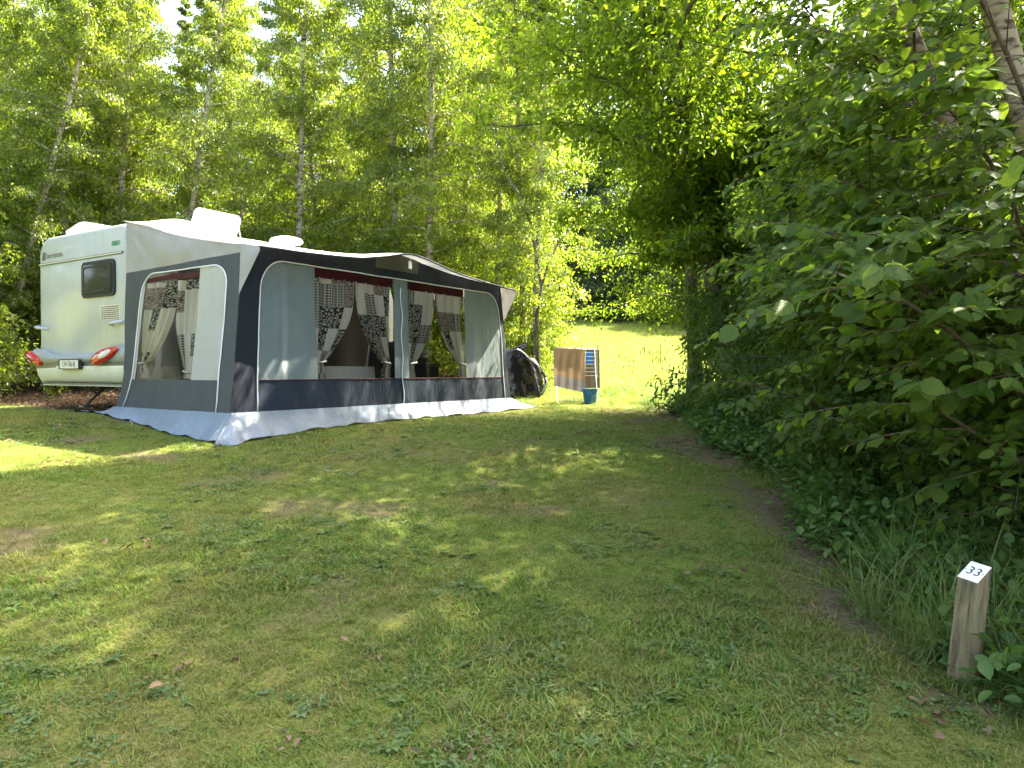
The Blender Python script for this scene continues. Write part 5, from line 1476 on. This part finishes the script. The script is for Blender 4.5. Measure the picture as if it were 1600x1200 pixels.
def scatter(name, protos, pts, scl, rot, idx, label, cat):
    """one uncountable object: instances of small tufts on points"""
    c = bpy.data.collections.new(name + '_source')
    for i, me in enumerate(protos): c.objects.link(bpy.data.objects.new('%s_%02d' % (name, i), me))
    me = bpy.data.meshes.new(name); me.vertices.add(len(pts)); me.vertices.foreach_set('co', np.asarray(pts, np.float32).ravel())
    for nm, ty, dat in (('scl', 'FLOAT', scl), ('idx', 'INT', idx)):
        at_ = me.attributes.new(nm, ty, 'POINT'); at_.data.foreach_set('value', np.asarray(dat, np.float32 if ty == 'FLOAT' else np.int32))
    at_ = me.attributes.new('rot', 'FLOAT_VECTOR', 'POINT'); at_.data.foreach_set('vector', np.asarray(rot, np.float32).ravel())
    o = link(bpy.data.objects.new(name, me)); tag(o, label, cat, kind='stuff')
    ng = bpy.data.node_groups.new(name, 'GeometryNodeTree')
    ng.interface.new_socket('Geometry', in_out='INPUT', socket_type='NodeSocketGeometry'); ng.interface.new_socket('Geometry', in_out='OUTPUT', socket_type='NodeSocketGeometry')
    gi = ng.nodes.new('NodeGroupInput'); g_o = ng.nodes.new('NodeGroupOutput')
    ci = ng.nodes.new('GeometryNodeCollectionInfo'); ci.inputs[0].default_value = c; ci.inputs['Separate Children'].default_value = True; ci.inputs['Reset Children'].default_value = True
    ip = ng.nodes.new('GeometryNodeInstanceOnPoints'); ip.inputs['Pick Instance'].default_value = True
    def na(nm, ty):
        n_ = ng.nodes.new('GeometryNodeInputNamedAttribute'); n_.data_type = ty; n_.inputs[0].default_value = nm; return n_.outputs[0]
    L = ng.links.new
    L(gi.outputs[0], ip.inputs['Points']); L(ci.outputs[0], ip.inputs['Instance'])
    L(na('idx', 'INT'), ip.inputs['Instance Index']); L(na('rot', 'FLOAT_VECTOR'), ip.inputs['Rotation']); L(na('scl', 'FLOAT'), ip.inputs['Scale'])
    L(ip.outputs[0], g_o.inputs[0])
    md = o.modifiers.new('scatter', 'NODES'); md.node_group = ng
    return o
RG = np.random.RandomState(99)
def rot_for(n, tilt=.12): return np.column_stack([RG.normal(0, tilt, n), RG.normal(0, tilt, n), RG.uniform(0, 6.283, n)])
def in_awning(x, y):
    a = (x + 4.87) * .546 + (y - 9.34) * .838; b = (x + 4.87) * .838 - (y - 9.34) * .546
    return (a > -.42) & (a < 5.35) & (b > -2.6) & (b < 2.62)
# -- mown lawn
def cand(n, y0, y1, mx=.80, xm=None):
    y = np.sqrt(RG.uniform(y0 * y0, y1 * y1, n)); x = RG.uniform(-1, 1, n) * (y * mx + .3)
    return x, y
X, Y = [], []
for (y0, y1, dn) in ((1.6, 4.2, 1000), (4.2, 7.0, 560), (7.0, 10.0, 260), (10.0, 15.0, 150)):
    area = .80 * (y1 * y1 - y0 * y0); x, y = cand(int(area * dn), y0, y1)
    X.append(x); Y.append(y)
X = np.concatenate(X); Y = np.concatenate(Y)
lush = fbm(X * .9 + 30, Y * .9, 4); dm = dirt_mask(X, Y)
keep = (RG.rand(len(X)) > dm * 1.05) & (RG.rand(len(X)) > litter_mask(X, Y) * .97) & ~in_awning(X, Y) & (X < 2.35) & (RG.rand(len(X)) < .8 + .5 * smooth(.3, .6, lush))
X, Y, lush = X[keep], Y[keep], lush[keep]
lawn_p = [tuft_mesh('t', 1, 28, .055, .012, .036, .0048, 1.1, M['lawngrass']), tuft_mesh('t', 2, 26, .055, .014, .040, .005, 1.4, M['lawngrass']), tuft_mesh('t', 3, 20, .05, .02, .058, .0055, 1.1, M['lawngrass']),
          tuft_mesh('t', 4, 16, .05, .015, .05, .004, 1.4, M['drygrass'])]
pa = RG.uniform(0, 6.283, 90); pr_ = RG.uniform(.055, .13, 90)
X = np.concatenate([X, px_ + pr_ * np.cos(pa)]); Y = np.concatenate([Y, py_ + pr_ * np.sin(pa)]); lush = np.concatenate([lush, np.full(90, .75)])
ix = RG.choice(4, len(X), p=[.34, .32, .22, .12]); sc = RG.uniform(.7, 1.2, len(X)) * (.98 + .45 * smooth(.4, .7, lush)) * (1 + .25 * smooth(5, 11, Y))
scatter('lawn_grass', lawn_p, np.column_stack([X, Y, ground(X, Y)]), sc, rot_for(len(X)), ix, 'short patchy mown grass of the shaded lawn', 'grass')
# -- meadow beyond
n = 26000; y = RG.uniform(13.5, 33, n); x = RG.uniform(-3.0, 11, n)
k = (x < .36 * y + 1.2) & (x > -1.2 - .02 * y + smooth(20, 13.5, y) * 1.2) & ~in_awning(x, y) & (RG.rand(n) > litter_mask(x, y) * .9)
x, y = x[k], y[k]
mead_p = [tuft_mesh('t', 11, 26, .10, .03, .09, .008, .9, M['sunlitmeadow']), tuft_mesh('t', 12, 24, .10, .03, .12, .008, .8, M['sunlitmeadow'])]
scatter('meadow_grass', mead_p, np.column_stack([x, y, ground(x, y)]), RG.uniform(.8, 1.3, len(x)), rot_for(len(x)), RG.choice(2, len(x)), 'sunlit meadow grass beyond the drying rack', 'grass')
# -- tall grass: behind the rack, by the hedge foot, round the post
tall_p = [tuft_mesh('t', 21, 30, .08, .12, .40, .006, 1.15, M['longgrass'], 5), tuft_mesh('t', 22, 26, .07, .16, .52, .0065, .95, M['longgrass'], 5), tuft_mesh('t', 23, 24, .07, .08, .26, .007, 1.3, M['longgrass'], 4)]
pts = []
def blob(cx_, cy_, rx_, ry_, n): 
    for _ in range(n): pts.append((cx_ + RG.normal(0, rx_), cy_ + RG.normal(0, ry_)))
blob(2.5, 3.35, .30, .45, 190); blob(2.15, 3.75, .20, .35, 110); blob(2.1, 2.95, .12, .12, 24); blob(1.98, 3.45, .14, .12, 26); blob(2.35, 4.6, .25, .5, 70); blob(2.45, 6.1, .18, .25, 40); blob(2.2, 2.6, .2, .3, 40)
blob(2.6, 15.0, .9, .5, 110); blob(3.3, 14.6, .4, .35, 60); blob(1.9, 15.8, .8, .6, 60); blob(-.2, 15.2, .4, .5, 30); blob(2.6, 13.4, .5, .25, 40)
pts = np.array(pts); ok = ~((np.abs(pts[:, 0] - px_ - .02) < .10) & (pts[:, 1] > 2.45) & (pts[:, 1] < 3.16)) & (pts[:, 1] > 2.2) & ~((pts[:, 0] < 1.75) & (pts[:, 1] < 8)); pts = pts[ok]
scatter('tall_grass', tall_p, np.column_stack([pts, ground(pts[:, 0], pts[:, 1])]), RG.uniform(.5, 1.15, len(pts)), rot_for(len(pts), .24), RG.choice(3, len(pts)), 'tall uncut grass round the post and at the meadow edge', 'grass')
sh_p = []
for q_ in range(2):
    mbh = MB()
    for k in range(5):
        x_, y_ = RG.normal(0, .12, 2); h_ = RG.uniform(.5, .85); lx = RG.normal(0, .08)
        mbh.tube([(x_, y_, 0), (x_ + lx * .4, y_, h_ * .6), (x_ + lx, y_, h_)], .003, 4); mbh.tube([(x_ + lx, y_, h_), (x_ + lx * 1.2, y_, h_ + .05), (x_ + lx * 1.5, y_, h_ + .12)], [.006, .013, .003], 5)
    me_ = bpy.data.meshes.new('seed'); me_.from_pydata(mbh.v, [], mbh.f); me_.materials.append(M['drygrass']); sh_p.append(me_)
n = 9; x = RG.uniform(1.4, 3.4, n); y = RG.uniform(14.6, 17.5, n)
scatter('seed_heads', sh_p, np.column_stack([x, y, ground(x, y)]), RG.uniform(.7, 1.1, n), rot_for(n, .05), RG.choice(2, n), 'pale grass seed heads standing in the sunlit meadow', 'grass')
# -- lawn weeds
n = 5200; x, y = cand(n, 1.8, 9.0); wn_ = fbm(x * 1.1 + 50, y * 1.1 + 3, 3)
k = (wn_ > .535) & ~in_awning(x, y) & (x < 2.2) & (RG.rand(n) > litter_mask(x, y)); x, y = x[k], y[k]
weed_p = [rosette_mesh('w', 1, 8, .05, .10, .16, M['weedleaf'], .5), rosette_mesh('w', 2, 10, .04, .085, .22, M['weedleaf'], .4), rosette_mesh('w', 3, 7, .05, .11, .10, M['weedleaf'], .7), stalk_leaf_mesh('w', 4, 26, .05, .035, .028, M['weedleaf'])]
scatter('lawn_weeds', weed_p, np.column_stack([x, y, ground(x, y) + .005]), RG.uniform(.35, .85, len(x)), rot_for(len(x), .12), RG.choice(4, len(x), p=[.10, .15, .15, .60]), 'broad-leaved weeds and clover scattered through the lawn', 'weeds')
# -- ground cover at the hedge foot
pts = []
for _ in range(1500):
    y_ = RG.uniform(2.6, 11.5); edge = 1.88 + .34 * math.exp(-((y_ - 5.9) / .9) ** 2) + .08 * math.sin(y_ * 2.1) + .62 * float(smooth(6.5, 10, y_)) + .2 * RG.randn() ** 2 * .5
    pts.append((edge + abs(RG.normal(0, .45)), y_))
pts = np.array(pts); ok = ~((np.abs(pts[:, 0] - px_) < .10) & (pts[:, 1] > 2.5) & (pts[:, 1] < 3.22)); pts = pts[ok]
cov_p = [stalk_leaf_mesh('g', 5, 22, .10, .16, .055, M['ivyleaf']), stalk_leaf_mesh('g', 6, 18, .09, .10, .05, M['ivyleaf']), stalk_leaf_mesh('g', 7, 26, .11, .26, .06, M['ivyleaf'])]
scatter('ground_cover', cov_p, np.column_stack([pts, ground(pts[:, 0], pts[:, 1])]), RG.uniform(.6, 1.2, len(pts)), rot_for(len(pts), .05), RG.choice(3, len(pts)), 'low leafy plants covering the earth along the hedge foot', 'ground cover')
# -- dead leaves on the woodland floor
n = 9000; x = RG.uniform(-13, 4.5, n); y = RG.uniform(2.5, 20, n); k = RG.rand(n) < litter_mask(x, y) * .9 + .02 * (x > 1.4) + .03 * (y < 9); x, y = x[k], y[k]
lit_p = [leaves_mesh('d', RG.normal(0, .09, (14, 3)) * np.array([1, 1, .08]) + np.array([0, 0, .012]), RG.normal(0, 1, (14, 3)) * np.array([1, 1, .25]), np.array([0, 0, 1.]) + RG.normal(0, .4, (14, 3)), RG.uniform(.03, .07, 14), M['litter'], 'ovate', .6) for _ in range(3)]
scatter('leaf_litter', lit_p, np.column_stack([x, y, ground(x, y)]), RG.uniform(.7, 1.3, len(x)), rot_for(len(x), .05), RG.choice(3, len(x)), 'brown dead leaves on the ground beside the caravan', 'leaf litter')
